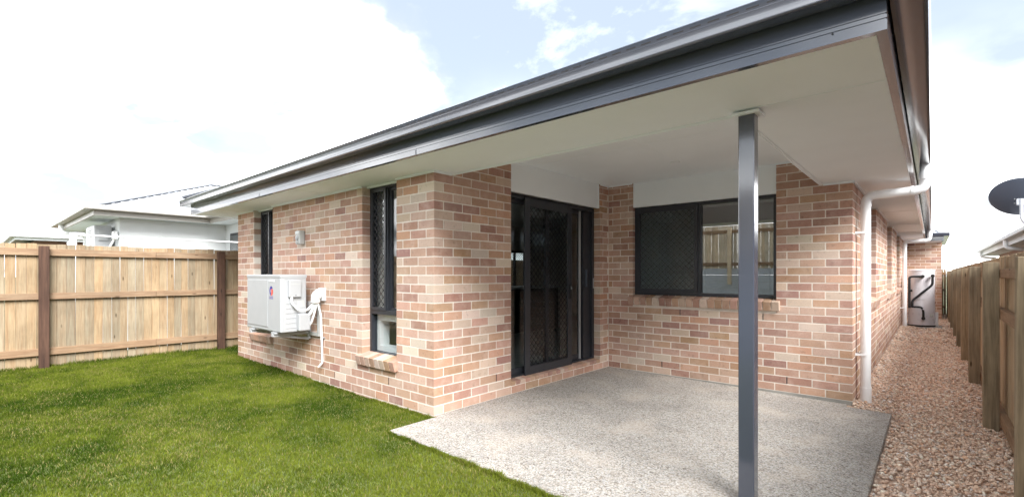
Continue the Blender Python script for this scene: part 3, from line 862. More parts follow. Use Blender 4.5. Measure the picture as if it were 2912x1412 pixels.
def narrow_window(cx0, cx1):
    fr = lambda u, v, w: (u, YC + 0.145 - w, v)
    z0, z1, zt = 0.425, ZS - 0.001, 0.865
    m = MB(); u0, u1 = cx0 + 0.002, cx1 - 0.002
    frame(m, fr, u0, u1, z0, z1, -0.02, 0.05, 0.036)
    lbox(m, fr, u0 + 0.036, u1 - 0.036, zt, zt + 0.045, -0.018, 0.052)
    um = (u0 + u1) / 2
    lbox(m, fr, um - 0.014, um + 0.02, zt + 0.045, z1 - 0.036, -0.018, 0.046)
    wo = m.build('window', 'alu', house, bevel=0.002)
    sc_ = MB(); frame(sc_, fr, u0 + 0.037, um - 0.001, zt + 0.046, z1 - 0.037, 0.047, 0.062, 0.03); sc_.build('screen_frame', 'alu', wo)
    lattice(fr, u0 + 0.065, um - 0.03, zt + 0.075, z1 - 0.065, 0.054).build('diamond_grille', 'grille', wo)
    sash = MB(); frame(sash, fr, um + 0.021, u1 - 0.037, zt + 0.046, z1 - 0.037, -0.008, 0.022, 0.03); sash.build('sash', 'alu', wo)
    p = MB(); lbox(p, fr, um, u1 - 0.036, zt + 0.045, z1 - 0.036, 0.004, 0.009); p.build('pane', 'glass', wo)
    p = MB(); lbox(p, fr, u0 + 0.036, um, zt + 0.045, z1 - 0.036, 0.012, 0.017); p.build('pane', 'glass', wo)
    p = MB(); lbox(p, fr, u0 + 0.036, u1 - 0.036, z0 + 0.036, zt, 0.006, 0.011); p.build('pane', 'glass', wo)
    w_ = MB(); frame(w_, fr, u0 + 0.004, u1 - 0.004, z0 + 0.004, zt + 0.01, -0.14, -0.021, 0.085); w_.build('inner_lining', 'white_wall', wo)
    return wo
narrow_window(*W1); narrow_window(*W2)

# back window of the patio
fr = lambda u, v, w: (u, YI + 0.12 - w, v)
m = MB(); u0, u1, z0, z1 = WB[0] + 0.002, WB[1] - 0.002, WBZ[0] + 0.035, WBZ[1] - 0.001
frame(m, fr, u0, u1, z0, z1, -0.02, 0.06, 0.038); um = -2.205
lbox(m, fr, um - 0.022, um + 0.03, z0 + 0.038, z1 - 0.038, -0.018, 0.05)
bwin = m.build('window', 'alu', house, bevel=0.002)
s_ = MB(); frame(s_, fr, u0 + 0.039, um - 0.001, z0 + 0.039, z1 - 0.039, 0.051, 0.066, 0.045); s_.build('screen_frame', 'alu', bwin)
lattice(fr, u0 + 0.08, um - 0.045, z0 + 0.082, z1 - 0.082, 0.058).build('diamond_grille', 'grille', bwin)
p = MB(); lbox(p, fr, um, u1 - 0.038, z0 + 0.038, z1 - 0.038, 0.004, 0.010); p.build('pane', 'glass_coat', bwin)
p = MB(); lbox(p, fr, u0 + 0.038, um, z0 + 0.038, z1 - 0.038, 0.018, 0.024); p.build('pane', 'glass_dim', bwin)
bm_ = MB(); lbox(bm_, fr, um + 0.01, u1 - 0.045, 1.93, z1 - 0.04, -0.06, -0.055); lbox(bm_, fr, um + 0.01, u1 - 0.045, 1.905, 1.93, -0.064, -0.05); bm_.build('roller_blind', 'blind', bwin)

# side windows
for a, b in SIDE:
    fr = (lambda u, v, w: (XR - 0.13 + w, u, v))
    m = MB(); frame(m, fr, a + 0.002, b - 0.002, 1.0, ZS - 0.001, -0.02, 0.05, 0.04); lbox(m, fr, (a + b) / 2 - 0.02, (a + b) / 2 + 0.02, 1.04, ZS - 0.041, -0.018, 0.045)
    so = m.build('window', 'alu', house)
    p = MB(); lbox(p, fr, a + 0.042, b - 0.042, 1.04, ZS - 0.041, 0.006, 0.012); p.build('pane', 'glass', so)

# windows of the far side wall, seen through the rooms
for a, b, z0, ZH in ((4.70, 6.4, 0.45, ZS), (9.0, 9.85, 0.9, 1.9)):
    fr = (lambda u, v, w: (XL + 0.05 - w, u, v))
    m = MB(); frame(m, fr, a + 0.002, b - 0.002, z0, ZH - 0.002, -0.03, 0.03, 0.045); lbox(m, fr, (a + b) / 2 - 0.02, (a + b) / 2 + 0.02, z0 + 0.045, ZH - 0.05, -0.028, 0.028)
    so = m.build('window', 'alu', house)
    lattice(fr, a + 0.05, b - 0.05, z0 + 0.05, ZH - 0.05, 0.035).build('diamond_grille', 'grille', so)
    p = MB(); lbox(p, fr, a + 0.046, b - 0.046, z0 + 0.045, ZH - 0.047, -0.004, 0.002); p.build('pane', 'glass', so)

# sliding door with diamond grille screen; local u = Y, w outward = +X
fr = lambda u, v, w: (XC - 0.155 + w, u, v)
d0, d1, z0, z1 = DOOR[0] + 0.002, DOOR[1] - 0.002, 0.118, DZ[1] - 0.001
m = MB(); frame(m, fr, d0, d1, z0, z1, -0.03, 0.06, 0.045, 0.03)
door = m.build('sliding_door', 'alu', house, bevel=0.002)
# fixed glass leaf (left) and sliding leaf, behind the screen
fx = MB(); frame(fx, fr, d0 + 0.046, 4.76, z0 + 0.031, z1 - 0.046, -0.02, 0.012, 0.05, 0.07); fx.build('fixed_leaf', 'alu', door)
p = MB(); lbox(p, fr, d0 + 0.096, 4.71, z0 + 0.10, z1 - 0.096, -0.006, 0.0); p.build('pane', 'glass_door', door)
p = MB(); lbox(p, fr, 4.78, 5.50, z0 + 0.10, z1 - 0.096, -0.026, -0.022); p.build('pane', 'glass_door', door)
sv = MB(); frame(sv, fr, 4.72, 5.52, z0 + 0.031, z1 - 0.046, -0.045, -0.021, 0.05, 0.07); sv.build('sliding_leaf', 'alu', door)
lt = MB(); lbox(lt, fr, 5.475, 5.503, z0 + 0.033, z1 - 0.048, -0.02, -0.004); lt.build('door_edge', 'ac', door)
dj = MB(); lbox(dj, fr, 5.53, d1 - 0.046, z0 + 0.031, z1 - 0.046, -0.03, 0.02); dj.build('jamb_stile', 'alu', door)
sc = MB(); frame(sc, fr, 4.215, 5.165, z0 + 0.012, z1 - 0.030, 0.0615, 0.085, 0.095, 0.10); screen = sc.build('screen_door', 'alu', door, bevel=0.003)
lattice(fr, 4.31, 5.07, z0 + 0.112, z1 - 0.125, 0.073).build('diamond_grille', 'grille', screen)
hd = MB(); lbox(hd, fr, 5.105, 5.135, 0.98, 1.16, 0.0855, 0.10); hd.build('latch', 'black', screen)
hk = MB(); lbox(hk, fr, 5.115, 5.125, 1.10, 1.13, 0.1, 0.112); hk.build('key_barrel', 'galv', screen)
hg = MB(); lbox(hg, fr, 5.575, 5.587, 1.12, 1.36, 0.021, 0.05); hg.build('pull_handle', 'dish', door)
hs_ = MB(); lbox(hs_, fr, d1 - 0.03, d1 - 0.012, 1.10, 1.24, 0.0605, 0.066); hs_.build('strike_plate', 'galv', door)

# ---- rooms behind the glass ---------------------------------------------------------
rm_ = MB()
rm_.box(XL + 0.11, XC - 0.2, YC + 0.30, 12.0, FLOOR - 0.03, FLOOR - 0.005)
fl = rm_.build('room_floor', 'tile', house)
rc = MB(); rc.box(XL + 0.11, XC - 0.2, YC + 0.30, 12.0, 2.54, 2.56); rc.box(XC + 0.001, XR - 0.11, YI + 0.28, 10, 2.55, 2.57); rc.build('room_ceiling', 'inner', house)
rw = MB()
rw.box(XL + 0.11, XC - 0.2, 12.0, 12.1, FLOOR - 0.03, 2.54)
rw.box(XL + 0.11, W1[0], YC + 0.26, YC + 0.30, FLOOR, 2.54); rw.box(W1[1], W2[0], YC + 0.26, YC + 0.30, FLOOR, 2.54); rw.box(W2[1], XC - 0.2, YC + 0.26, YC + 0.30, FLOOR, 2.54)
rw.box(-6.1, -6.0, YC + 0.30, 4.9, FLOOR, 2.54)
rw.box(XC - 0.2, XC - 0.16, YC + 0.30, DOOR[0], FLOOR, 2.54); rw.box(XC - 0.2, XC - 0.16, DOOR[1], 12, FLOOR, 2.54)
rw.box(XC - 0.2, XC - 0.16, DOOR[0], DOOR[1], DZ[1] + 0.02, 2.54)
rw.box(W1[0], W1[1], YC + 0.26, YC + 0.30, ZS, 2.54); rw.box(W2[0], W2[1], YC + 0.26, YC + 0.30, ZS, 2.54)
rw.build('room_wall', 'inner', house)
r2 = MB(); r2.box(XC - 0.158, XR - 0.2, 10, 10.1, FLOOR, 2.55); r2.box(XC - 0.158, XC - 0.05, YI + 0.28, 10, FLOOR, 2.55)
r2.box(XR - 0.24, XR - 0.2, YI + 0.28, SIDE[0][0], FLOOR, 2.55); r2.box(XR - 0.24, XR - 0.2, SIDE[0][1], 10, FLOOR, 2.55); r2.box(XR - 0.24, XR - 0.2, SIDE[0][0], SIDE[0][1], FLOOR, 0.98)
r2.build('dining_wall', 'inner', house)
MB().box(XC - 0.158, XR - 0.2, YI + 0.13, 10, FLOOR - 0.03, FLOOR - 0.005).build('dining_floor', 'tile', house)
kb = thing('kitchen_bench', 'dim kitchen bench with pale top inside, seen through the glass door', 'bench')
MB().box(-6.9, -6.2, 6.2, 8.6, FLOOR - 0.004, 1.0).build('cabinet', 'cabinet', kb)
MB().box(-6.95, -6.15, 6.15, 8.65, 1.001, 1.04).build('benchtop', 'bench', kb, bevel=0.004)
kc = thing('wall_cabinet', 'dark tall cupboard with pale panel deep inside the kitchen', 'cabinet')
MB().box(-5.9, -4.4, 11.3, 11.95, FLOOR - 0.004, 2.3).build('carcass', 'cabinet', kc)
MB().box(-5.85, -5.2, 11.27, 11.298, 1.1, 2.1).build('door_panel', 'bench', kc); MB().box(-5.15, -4.45, 11.27, 11.298, 0.3, 2.1).build('door_panel', 'bench', kc)

# ------------------------------------------------------------------ split-system air conditioner on wall brackets
ac = thing('air_conditioner', 'white wall-hung air conditioner unit on brackets beside the narrow window', 'air conditioner')
ax0, ax1, ay0, ay1, az0, az1 = -6.672, -5.669, 2.392, 2.700, 0.612, 1.286
casing = MB().box(ax0, ax1, ay0, ay1, az0, az1).build('casing', 'ac', ac, bevel=0.014)
MB().box(ax0 - 0.004, ax1 + 0.004, ay0 - 0.004, ay1 + 0.004, az1 - 0.035, az1 + 0.004).build('lid', 'ac', ac, bevel=0.008)
fp = MB(); fp.box(ax0 + 0.03, ax0 + 0.655, ay0 - 0.006, ay0 - 0.0008, az0 + 0.05, az1 - 0.06); fpo = fp.build('front_grille', 'ac', ac, bevel=0.003)
vt = MB(); vt.box(ax0 + 0.05, ax0 + 0.60, ay0 - 0.0016, ay0 - 0.0004, az0 + 0.018, az0 + 0.026); vt.box(ax0 + 0.70, ax0 + 0.88, ay0 - 0.0016, ay0 - 0.0004, az0 + 0.018, az0 + 0.026); vt.build('drain_slit', 'ac_grey', ac)
MB().box(-5.985, -5.835, ay0 - 0.004, ay0 - 0.0006, 1.205, 1.228).build('rating_strip', 'white_wall', ac)
# emblem: blue crescent and red-orange lower quarter, lettering under it
lx, lz, lr = -5.925, 1.095, 0.058
em = MB(); pts = []; N = 28
def disc_sector(m, a0, a1, r0, r1, y, cx, cz, kx=0.78, n_=18):
    vs = []; fs = []
    for i in range(n_ + 1):
        a = a0 + (a1 - a0) * i / n_
        vs.append((cx + kx * r0 * math.cos(a), y, cz + r0 * math.sin(a))); vs.append((cx + kx * r1 * math.cos(a), y, cz + r1 * math.sin(a)))
    for i in range(n_): fs.append((2 * i, 2 * i + 1, 2 * i + 3, 2 * i + 2))
    m.poly(vs, fs)
disc_sector(em, R(35), R(255), lr * 0.42, lr, ay0 - 0.0010, lx, lz, 0.85)
em.build('emblem_crescent', 'blue', ac)
er = MB(); disc_sector(er, R(-95), R(12), 0.0, lr * 0.98, ay0 - 0.0014, lx + 0.004, lz, 0.85)
er.poly([(lx + 0.004, ay0 - 0.0014, lz - 0.001), (lx + 0.05, ay0 - 0.0014, lz + 0.010), (lx + 0.046, ay0 - 0.0014, lz + 0.022), (lx - 0.004, ay0 - 0.0014, lz + 0.022)], [(0, 1, 2, 3)])
er.build('emblem_quarter', 'red', ac)
tx = bpy.data.curves.new('lettering', 'FONT'); tx.body = 'GREE'; tx.size = 0.048; tx.align_x = 'CENTER'; tx.extrude = 0.0004; tx.offset = 0.0006
to = bpy.data.objects.new('lettering', tx); COL.objects.link(to); tx.materials.append(plain('ink_grey', lin(118, 110, 156), 0.6, 0.03))
lm_ = bpy.data.meshes.new_from_object(to); bpy.data.objects.remove(to); to = bpy.data.objects.new('lettering', lm_); COL.objects.link(to)
to.location = (lx, ay0 - 0.0016, 1.000); to.rotation_euler = (R(90), 0, 0); to.parent = ac
# side: terminal cover, valve cover, pressed ribs, plate
tcv = MB().box(ax1 + 0.0005, ax1 + 0.035, 2.475, 2.618, 1.025, 1.225).build('terminal_cover', 'ac', ac, bevel=0.006)
th_ = MB(); th_.box(ax1 + 0.0345, ax1 + 0.036, 2.50, 2.60, 1.172, 1.183); th_.build('cover_grip', 'ac_grey', tcv)
MB().tube([(ax1 + 0.034, 2.555, 1.045), (ax1 + 0.0365, 2.555, 1.045)], 0.006, 10).build('screw', 'black', tcv)
MB().box(ax1 + 0.0005, ax1 + 0.075, 2.575, 2.712, 0.625, 0.828).build('valve_cover', 'ac', ac, bevel=0.012)
rb = MB()
for k in range(6): rb.box(ax1 - 0.001, ax1 + 0.004, 2.455, 2.572, 0.66 + k * 0.058, 0.668 + k * 0.058)
rb.box(ax1 - 0.001, ax1 + 0.003, 2.425, 2.433, 0.64, 1.24); rb.box(ax1 - 0.001, ax1 + 0.003, 2.44, 2.66, 1.238, 1.243)
rb.build('pressed_rib', 'ac', ac)
MB().box(ax1 + 0.0005, ax1 + 0.0016, 2.585, 2.675, 0.90, 0.985).build('rating_plate', 'ac_grey', ac)
def smooth_path(pts, n_=8):
    P = [Vector(p) for p in pts]; P = [P[0] * 2 - P[1]] + P + [P[-1] * 2 - P[-2]]; out_ = []
    for i in range(1, len(P) - 2):
        for k in range(n_):
            t_ = k / n_; a, b, c_, d_ = P[i - 1:i + 3]
            out_.append(0.5 * ((2 * b) + (c_ - a) * t_ + (2 * a - 5 * b + 4 * c_ - d_) * t_ ** 2 + (3 * b - a - 3 * c_ + d_) * t_ ** 3))
    out_.append(P[-2]); return out_
cap = MB(); cap.tube(smooth_path([(-5.50, 2.815, 1.075), (-5.50, 2.77, 1.065), (-5.51, 2.735, 1.02), (-5.515, 2.735, 0.955)]), [0.052] * 8 + [0.058] * 8 + [0.052] * 8 + [0.046], 14)
cap.box(-5.57, -5.43, 2.795, 2.821, 0.98, 1.13)
cap.build('pipe_cap', 'pvc', ac, smooth=True)
MB().tube(smooth_path([(ax1 + 0.02, 2.51, 1.03), (ax1 + 0.035, 2.515, 0.95), (ax1 + 0.06, 2.58, 0.875), (ax1 + 0.09, 2.65, 0.868), (-5.545, 2.70, 0.92), (-5.52, 2.73, 0.985)]), 0.014, 10).build('conduit', 'pvc', ac, smooth=True)
MB().tube(smooth_path([(ax1 + 0.05, 2.70, 0.80), (ax1 + 0.085, 2.715, 0.84), (-5.535, 2.725, 0.92), (-5.52, 2.735, 0.985)]), 0.020, 10).build('lagged_pipe', 'pvc', ac, smooth=True)
MB().tube(smooth_path([(ax1 + 0.05, 2.712, 0.68), (ax1 + 0.09, 2.725, 0.74), (-5.52, 2.735, 0.88), (-5.505, 2.74, 0.985)]), 0.013, 10).build('lagged_pipe', 'pvc', ac, smooth=True)
MB().tube(arc_path([(-5.497, 2.745, 0.98), (-5.492, 2.79, 0.80), (-5.480, 2.803, 0.235), (-5.53, 2.78, 0.185)], 0.03), 0.0125, 10).build('drain_pipe', 'pvc', ac, smooth=True)
MB().box(-5.505, -5.455, 2.80, 2.8225, 0.53, 0.545).build('saddle_clip', 'galv', ac)
for x in (-6.49, -5.83):
    b = MB(); b.box(x - 0.022, x + 0.022, 2.36, 2.815, 0.560, 0.592); b.box(x - 0.022, x + 0.022, 2.79, 2.8215, 0.5, 0.96)
    b.bar((x, 2.44, 0.565), (x, 2.80, 0.50), 0.03, 0.025)
    br = b.build('bracket', 'ac', ac)
    f_ = MB(); f_.box(x - 0.05, x + 0.05, 2.37, 2.42, 0.593, 0.611); f_.build('mount_foot', 'ac', br)
b = MB(); b.box(-6.55, -5.56, 2.795, 2.8215, 0.545, 0.585); b.box(-5.60, -5.56, 2.795, 2.821, 0.586, 0.95); b.build('wall_rail', 'ac_grey', ac)

# isolator switch box on the wall
iso = thing('switch_box', 'small grey weatherproof switch box on the brick wall above the white unit', 'switch')
MB().box(-6.075, -5.965, YC - 0.075, YC - 0.003, 1.672, 1.845).build('box', 'ac_grey', iso, bevel=0.01)
MB().box(-6.068, -5.972, YC - 0.083, YC - 0.0752, 1.80, 1.835).build('label_plate', 'white_wall', iso)
k_ = MB().lathe([(0, 0.0), (0.03, 0.0), (0.03, 0.012), (0.02, 0.02), (0.0, 0.02)], (0, 0, 0), 16); ko = k_.build('rotary_knob', 'ac', iso, smooth=True)
ko.rotation_euler = (R(90), 0, 0); ko.location = (-6.02, YC - 0.075, 1.75)
MB().box(-6.05, -5.99, YC - 0.088, YC - 0.0752, 1.69, 1.712).build('lower_catch', 'ac_grey', iso)

# ------------------------------------------------------------------ hot water tank at the end of the path
hw = thing('hot_water_tank', 'silver hot water tank with black lagged pipes at the end of the gravel path', 'water tank')
cxh, cyh = -0.215, 16.17; zb = -0.03
MB().lathe([(0.0, 0.02), (0.272, 0.02), (0.272, 0.045), (0.268, 0.05), (0.268, 1.40), (0.274, 1.405), (0.274, 1.435), (0.262, 1.445), (0.0, 1.455)], (cxh, cyh, zb), 40).build('cylinder', 'tank', hw, smooth=True)
MB().lathe([(0.0, 0.004), (0.276, 0.004), (0.276, 0.04), (0.2725, 0.041)], (cxh, cyh, zb), 40).build('base_ring', 'black', hw, smooth=True)
yf = cyh - 0.268
lg = lambda nm, pts, r: MB().tube(arc_path(pts, 0.06), r, 12).build(nm, 'foam', hw, smooth=True)
lg('lagged_pipe', [(-0.185, yf + 0.02, 1.24), (-0.185, yf - 0.055, 1.24), (-0.44, yf - 0.055, 1.235), (-0.44, yf - 0.055, 0.44)], 0.026)
lg('lagged_pipe', [(0.005, yf + 0.05, 1.255), (0.005, yf - 0.055, 1.255), (0.0, yf - 0.055, 1.03), (-0.385, yf - 0.058, 0.63), (-0.385, yf - 0.058, 0.45)], 0.026)
lg('lagged_pipe', [(-0.39, yf - 0.058, 0.47), (-0.20, yf - 0.058, 0.47), (-0.17, yf - 0.058, 0.36), (-0.17, yf - 0.058, 0.20), (-0.17, yf + 0.02, 0.19)], 0.024)
v_ = MB()
for x, z in ((-0.185, 1.24), (0.005, 1.255), (-0.17, 0.19)): v_.tube([(x, yf - 0.085, z), (x, yf + 0.02, z)], 0.04, 14)
v_.tube([(-0.455, yf - 0.06, 0.88), (-0.38, yf - 0.06, 0.885)], 0.03, 10)
v_.build('pipe_collar', 'black', hw, smooth=True)
MB().box(-0.05, 0.02, yf - 0.012, yf + 0.01, 0.23, 0.30).build('rating_plate', 'ac_grey', hw)
MB().box(-0.27, -0.14, yf - 0.006, yf + 0.03, 0.66, 0.672).build('sticker', 'white_wall', hw)
MB().tube([(0.085, 16.2, -0.03), (0.085, 16.2, 0.34)], 0.03, 12).build('relief_drain', 'pvc', hw, smooth=True)
pad = MB().box(-0.5, 0.18, 15.75, 16.6, -0.10, -0.03).build('tank_pad', 'concrete', bevel=0.006); tag(pad, 'grey concrete pad under the silver hot water tank', 'pad')

# ------------------------------------------------------------------ timber fences
def paling_col(lo=0.76, hi=1.08, warm=0.075):
    v = random.uniform(lo, hi); w = random.uniform(-warm, warm)
    return (v * (1 + w), v, v * (1 - w * 1.2), 1)
def board(name, mat, parent, x0, x1, y0, y1, z0, z1, col, c=0.003):
    vs, fs = chamfer(x1 - x0, y1 - y0, z1 - z0, c, 0.0)
    me = bpy.data.meshes.new(name); me.from_pydata(vs, [], fs); me.update(); me.materials.append(M[mat])
    o = bpy.data.objects.new(name, me); COL.objects.link(o); o.location = ((x0 + x1) / 2, (y0 + y1) / 2, (z0 + z1) / 2); o.color = col; o.parent = parent
    return o
# left boundary
fl_ = thing('timber_fence', 'new pale pine paling fence with dark red-brown posts along the lawn', 'fence')
y = -2.42
pm_cache = {}
while y < 22:
    w = random.choice((0.095, 0.1, 0.1, 0.092)); zt = 1.715 + random.uniform(-0.006, 0.006)
    o = board('paling', 'pine', fl_, -9.314, -9.300, y, y + w, -0.06, zt, paling_col())
    o.rotation_euler = (random.uniform(-0.004, 0.004), random.uniform(-0.006, 0.006), random.uniform(-0.03, 0.03))
    y += w + random.choice((0.0005, 0.001, 0.001, 0.0015, 0.002, 0.002, 0.003, 0.005))
for z0_, z1_ in ((1.552, 1.648), (0.945, 1.032), (0.170, 0.268)):
    yy = -2.42
    while yy < 22: board('rail', 'pine_rail', fl_, -9.2995, -9.255, yy, min(yy + 4.4, 22) - 0.003, z0_, z1_, paling_col(0.9, 1.02, 0.03)); yy += 4.4
for py in (-1.53, 0.645, 2.835, 5.0, 7.2, 9.4, 11.6, 13.8, 16, 18.2, 20.4):
    board('post', 'post_red', fl_, -9.2545, -9.175, py, py + 0.105, -0.1, 1.682, paling_col(0.85, 1.05, 0.05))
# right boundary: posts stand on the path side
fr_ = thing('timber_fence', 'weathered paling fence with broad olive brown posts beside the gravel path', 'fence')
y = -2.4
while y < 21.2:
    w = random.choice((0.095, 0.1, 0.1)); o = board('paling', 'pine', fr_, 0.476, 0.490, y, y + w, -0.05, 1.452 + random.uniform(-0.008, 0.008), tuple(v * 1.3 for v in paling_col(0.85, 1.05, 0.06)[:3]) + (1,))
    o.rotation_euler = (0, random.uniform(-0.006, 0.006), random.uniform(-0.03, 0.03)); y += w + random.choice((0.001, 0.002, 0.003, 0.005))
for z0_, z1_ in ((1.262, 1.335), (0.908, 0.998), (0.02, 0.115)):
    yy = -2.4
    while yy < 21.2: board('rail', 'pine_rail', fr_, 0.4315, 0.4755, yy, min(yy + 4.1, 21.2) - 0.003, z0_, z1_, paling_col(0.85, 0.98, 0.03)); yy += 4.1
for py in (-0.5, 1.55, 3.60, 5.81, 7.96, 10.02, 11.95, 13.9, 15.9, 17.9, 19.9):
    o = board('post', 'post_green', fr_, 0.330, 0.431, py, py + 0.11, -0.1, 1.392 + random.uniform(-0.008, 0.008), paling_col(0.82, 1.08, 0.05))
    o.rotation_euler = (0, random.uniform(-0.004, 0.004), 0)
# short return fence closing the far end of the path
fe_ = thing('timber_fence', 'short strip of pale fence closing the gap beyond the water tank', 'fence')
x = XW + 0.01
while x < 0.33:
    board('paling', 'pine', fe_, x, x + 0.055, 21.0, 21.014, -0.05, 1.46, paling_col()); x += 0.062
for z0_, z1_ in ((1.28, 1.36), (0.75, 0.83), (0.2, 0.28)): board('rail', 'pine_rail_x', fe_, XW + 0.01, 0.329, 20.96, 20.9995, z0_, z1_, paling_col(0.8, 0.95))
# rear boundary behind the viewer, mirrored in the patio window
fb_ = thing('timber_fence', 'pale paling fence on a retaining wall, mirrored in the patio window', 'fence')
x = -9.3
while x < 0.46:
    w = 0.1; board('paling', 'pine_back', fb_, x, x + w, -2.62, -2.606, 1.47, 2.72, paling_col()); x += w + random.choice((0.001, 0.003, 0.006, 0.008))
for z0_, z1_ in ((2.5, 2.59), (1.55, 1.64)): board('rail', 'pine_rail_x', fb_, -9.3, 0.46, -2.605, -2.56, z0_, z1_, paling_col(0.9, 1))
for px_ in (-8.5, -6.5, -4.5, -2.4, -0.3): board('post', 'pine_back', fb_, px_, px_ + 0.1, -2.56, -2.48, 1.0, 2.65, paling_col(0.9, 1.05))
rw_ = thing('retaining_wall', 'pale grey concrete sleeper retaining wall under the mirrored fence', 'wall')
for k in range(8):
    for x0_ in (-9.4, -7.4, -5.4, -3.4, -1.4):
        board('sleeper', 'sleeper', rw_, x0_, min(x0_ + 1.992, 0.5), -2.70, -2.62, -0.12 + k * 0.2, -0.12 + k * 0.2 + 0.195, (1, 1, 1, 1), 0.006)

# ------------------------------------------------------------------ neighbour to the left: white house with a pale hip roof
nl = thing('white_house', 'white rendered house with a pale ribbed hip roof behind the timber fence', 'house')
gx, gy, gz = -11.21, 1.456, 2.445
gxl = -16.27
m = MB(); m.box(gxl + 0.45, -11.65, gy + 0.46, 16, -0.3, 2.37); m.box(-11.66, -10.45, 3.74, 16, -0.3, 2.368); m.build('wall', 'white_wall', nl)
hm = MB(); ha, hb_ = hip(hm, gxl, gx, gy, 16.5, 2.52, R(22.2), 0.16); ro = hm.build('roof', 'white_roof', nl)
hr = MB()
for p, q in (((gx, gy, 2.53), ha), ((gxl, gy, 2.53), ha), (ha, hb_)): hr.bar(Vector(p) + Vector((0, 0, 0.012)), Vector(q) + Vector((0, 0, 0.012)), 0.22, 0.03)
hr.build('ridge_cap', 'white_roof', ro)
pth = [(gxl, 16), (gxl, gy), (gx, gy), (gx, 3.29), (-10.0, 3.29), (-10.0, 16)]
MB().sweep(pth, [(-0.03, 2.445), (0.09, 2.44), (0.105, 2.455), (0.105, 2.525), (0.09, 2.53), (0.09, 2.5), (-0.03, 2.5)]).build('gutter', 'pale_trim', nl)
MB().sweep(pth, [(-0.06, 2.355), (-0.03, 2.355), (-0.031, 2.5), (-0.06, 2.5)]).build('fascia', 'pale_trim', nl)
s_ = MB(); s_.box(gxl + 0.06, gx - 0.062, gy + 0.062, 3.34, 2.372, 2.38); s_.box(-11.7, -10.07, 3.355, 4, 2.372, 2.38); s_.box(-11.66, gx - 0.062, 3.3401, 3.3549, 2.372, 2.38); s_.build('soffit', 'soffit', nl)
wr_ = MB(); wr_.poly([(gx, 3.19, 2.52), (-9.9, 3.19, 2.52), (-9.9, 16, 2.52), (-12.2, 5.5, 3.4), (-12.2, 16, 3.4)], [(0, 1, 3), (1, 2, 4, 3)]); wr_.build('wing_roof', 'white_roof', nl)
fw = MB(); fw.box(-11.26, -10.62, 3.70, 3.738, 1.0, 2.16); wn = fw.build('window', 'alu', nl); MB().box(-11.21, -10.67, 3.692, 3.699, 1.05, 2.11).build('pane', 'glass', wn)
cl = MB()
for y_ in (2.6, 3.4): cl.box(-11.649, -11.643, y_, y_ + 0.012, -0.2, 2.36)
cl.build('joint_cover', 'white_wall', nl)
dpn = MB().tube(arc_path([(-15.2, gy - 0.02, 2.45), (-15.2, gy - 0.02, 2.27), (-15.15, gy + 0.40, 2.2), (-15.15, gy + 0.40, 0)], 0.08), 0.045, 14); dpn.build('downpipe', 'pvc', nl, smooth=True)
an = thing('air_conditioner', 'pale air conditioner under the eave of the white house behind the fence', 'air conditioner')
MB().box(-13.0, -12.05, 1.60, 1.86, 1.55, 2.24).build('casing', 'ac', an, bevel=0.012)
lv = MB()
for k in range(14): lv.box(-12.95, -12.35, 1.59, 1.5994, 1.6 + k * 0.042, 1.615 + k * 0.042)
lv.build('louvre', 'ac_grey', an)
MB().box(-12.0495, -12.02, 1.66, 1.80, 1.95, 2.15).build('terminal_cover', 'ac', an)
MB().tube(smooth_path([(-12.03, 1.75, 1.7), (-11.9, 1.78, 1.75), (-11.78, 1.85, 1.95), (-11.76, 1.9, 2.02)]), 0.02, 8).build('lagged_pipe', 'pvc', an, smooth=True)
MB().box(-11.83, -11.70, 1.82, 1.905, 1.96, 2.12).build('pipe_cap', 'pvc', an, bevel=0.02)
MB().box(-13.0, -12.0, 1.865, 1.905, 1.50, 1.546).build('bracket', 'ac_grey', an)
# thin white rail on a post just behind the fence
rl = thing('clothesline', 'thin white rail on a square white post just above the fence top', 'rail')
MB().box(-10.13, -10.05, 1.05, 1.13, -0.1, 1.94).build('post', 'pvc', rl, bevel=0.004)
MB().tube([(-10.08, 1.131, 1.91), (-10.08, 6.0, 1.91)], 0.014, 10).build('rail', 'pvc', rl, smooth=True)
MB().box(-10.20, -10.02, 1.03, 1.045, 1.72, 1.80).build('bracket_plate', 'pvc', rl)

# far-left house, low over the fence
nf = thing('far_house', 'distant low white-roofed house with brown brick wall at the far left', 'house')
MB().box(-29, -21.4, 1.4, 16, -0.3, 2.36).build('wall', 'nb_brick', nf)
fm = MB(); hip(fm, -29.5, -20.9, 0.94, 16.5, 2.50, R(20), 0.25); fm.build('roof', 'white_roof', nf)
MB().sweep([(-29.5, 16), (-29.5, 0.94), (-20.9, 0.94), (-20.9, 16)], [(-0.05, 2.35), (-0.02, 2.35), (-0.02, 2.43), (0.08, 2.43), (0.1, 2.45), (0.1, 2.53), (-0.05, 2.53)]).build('gutter', 'white_wall', nf)

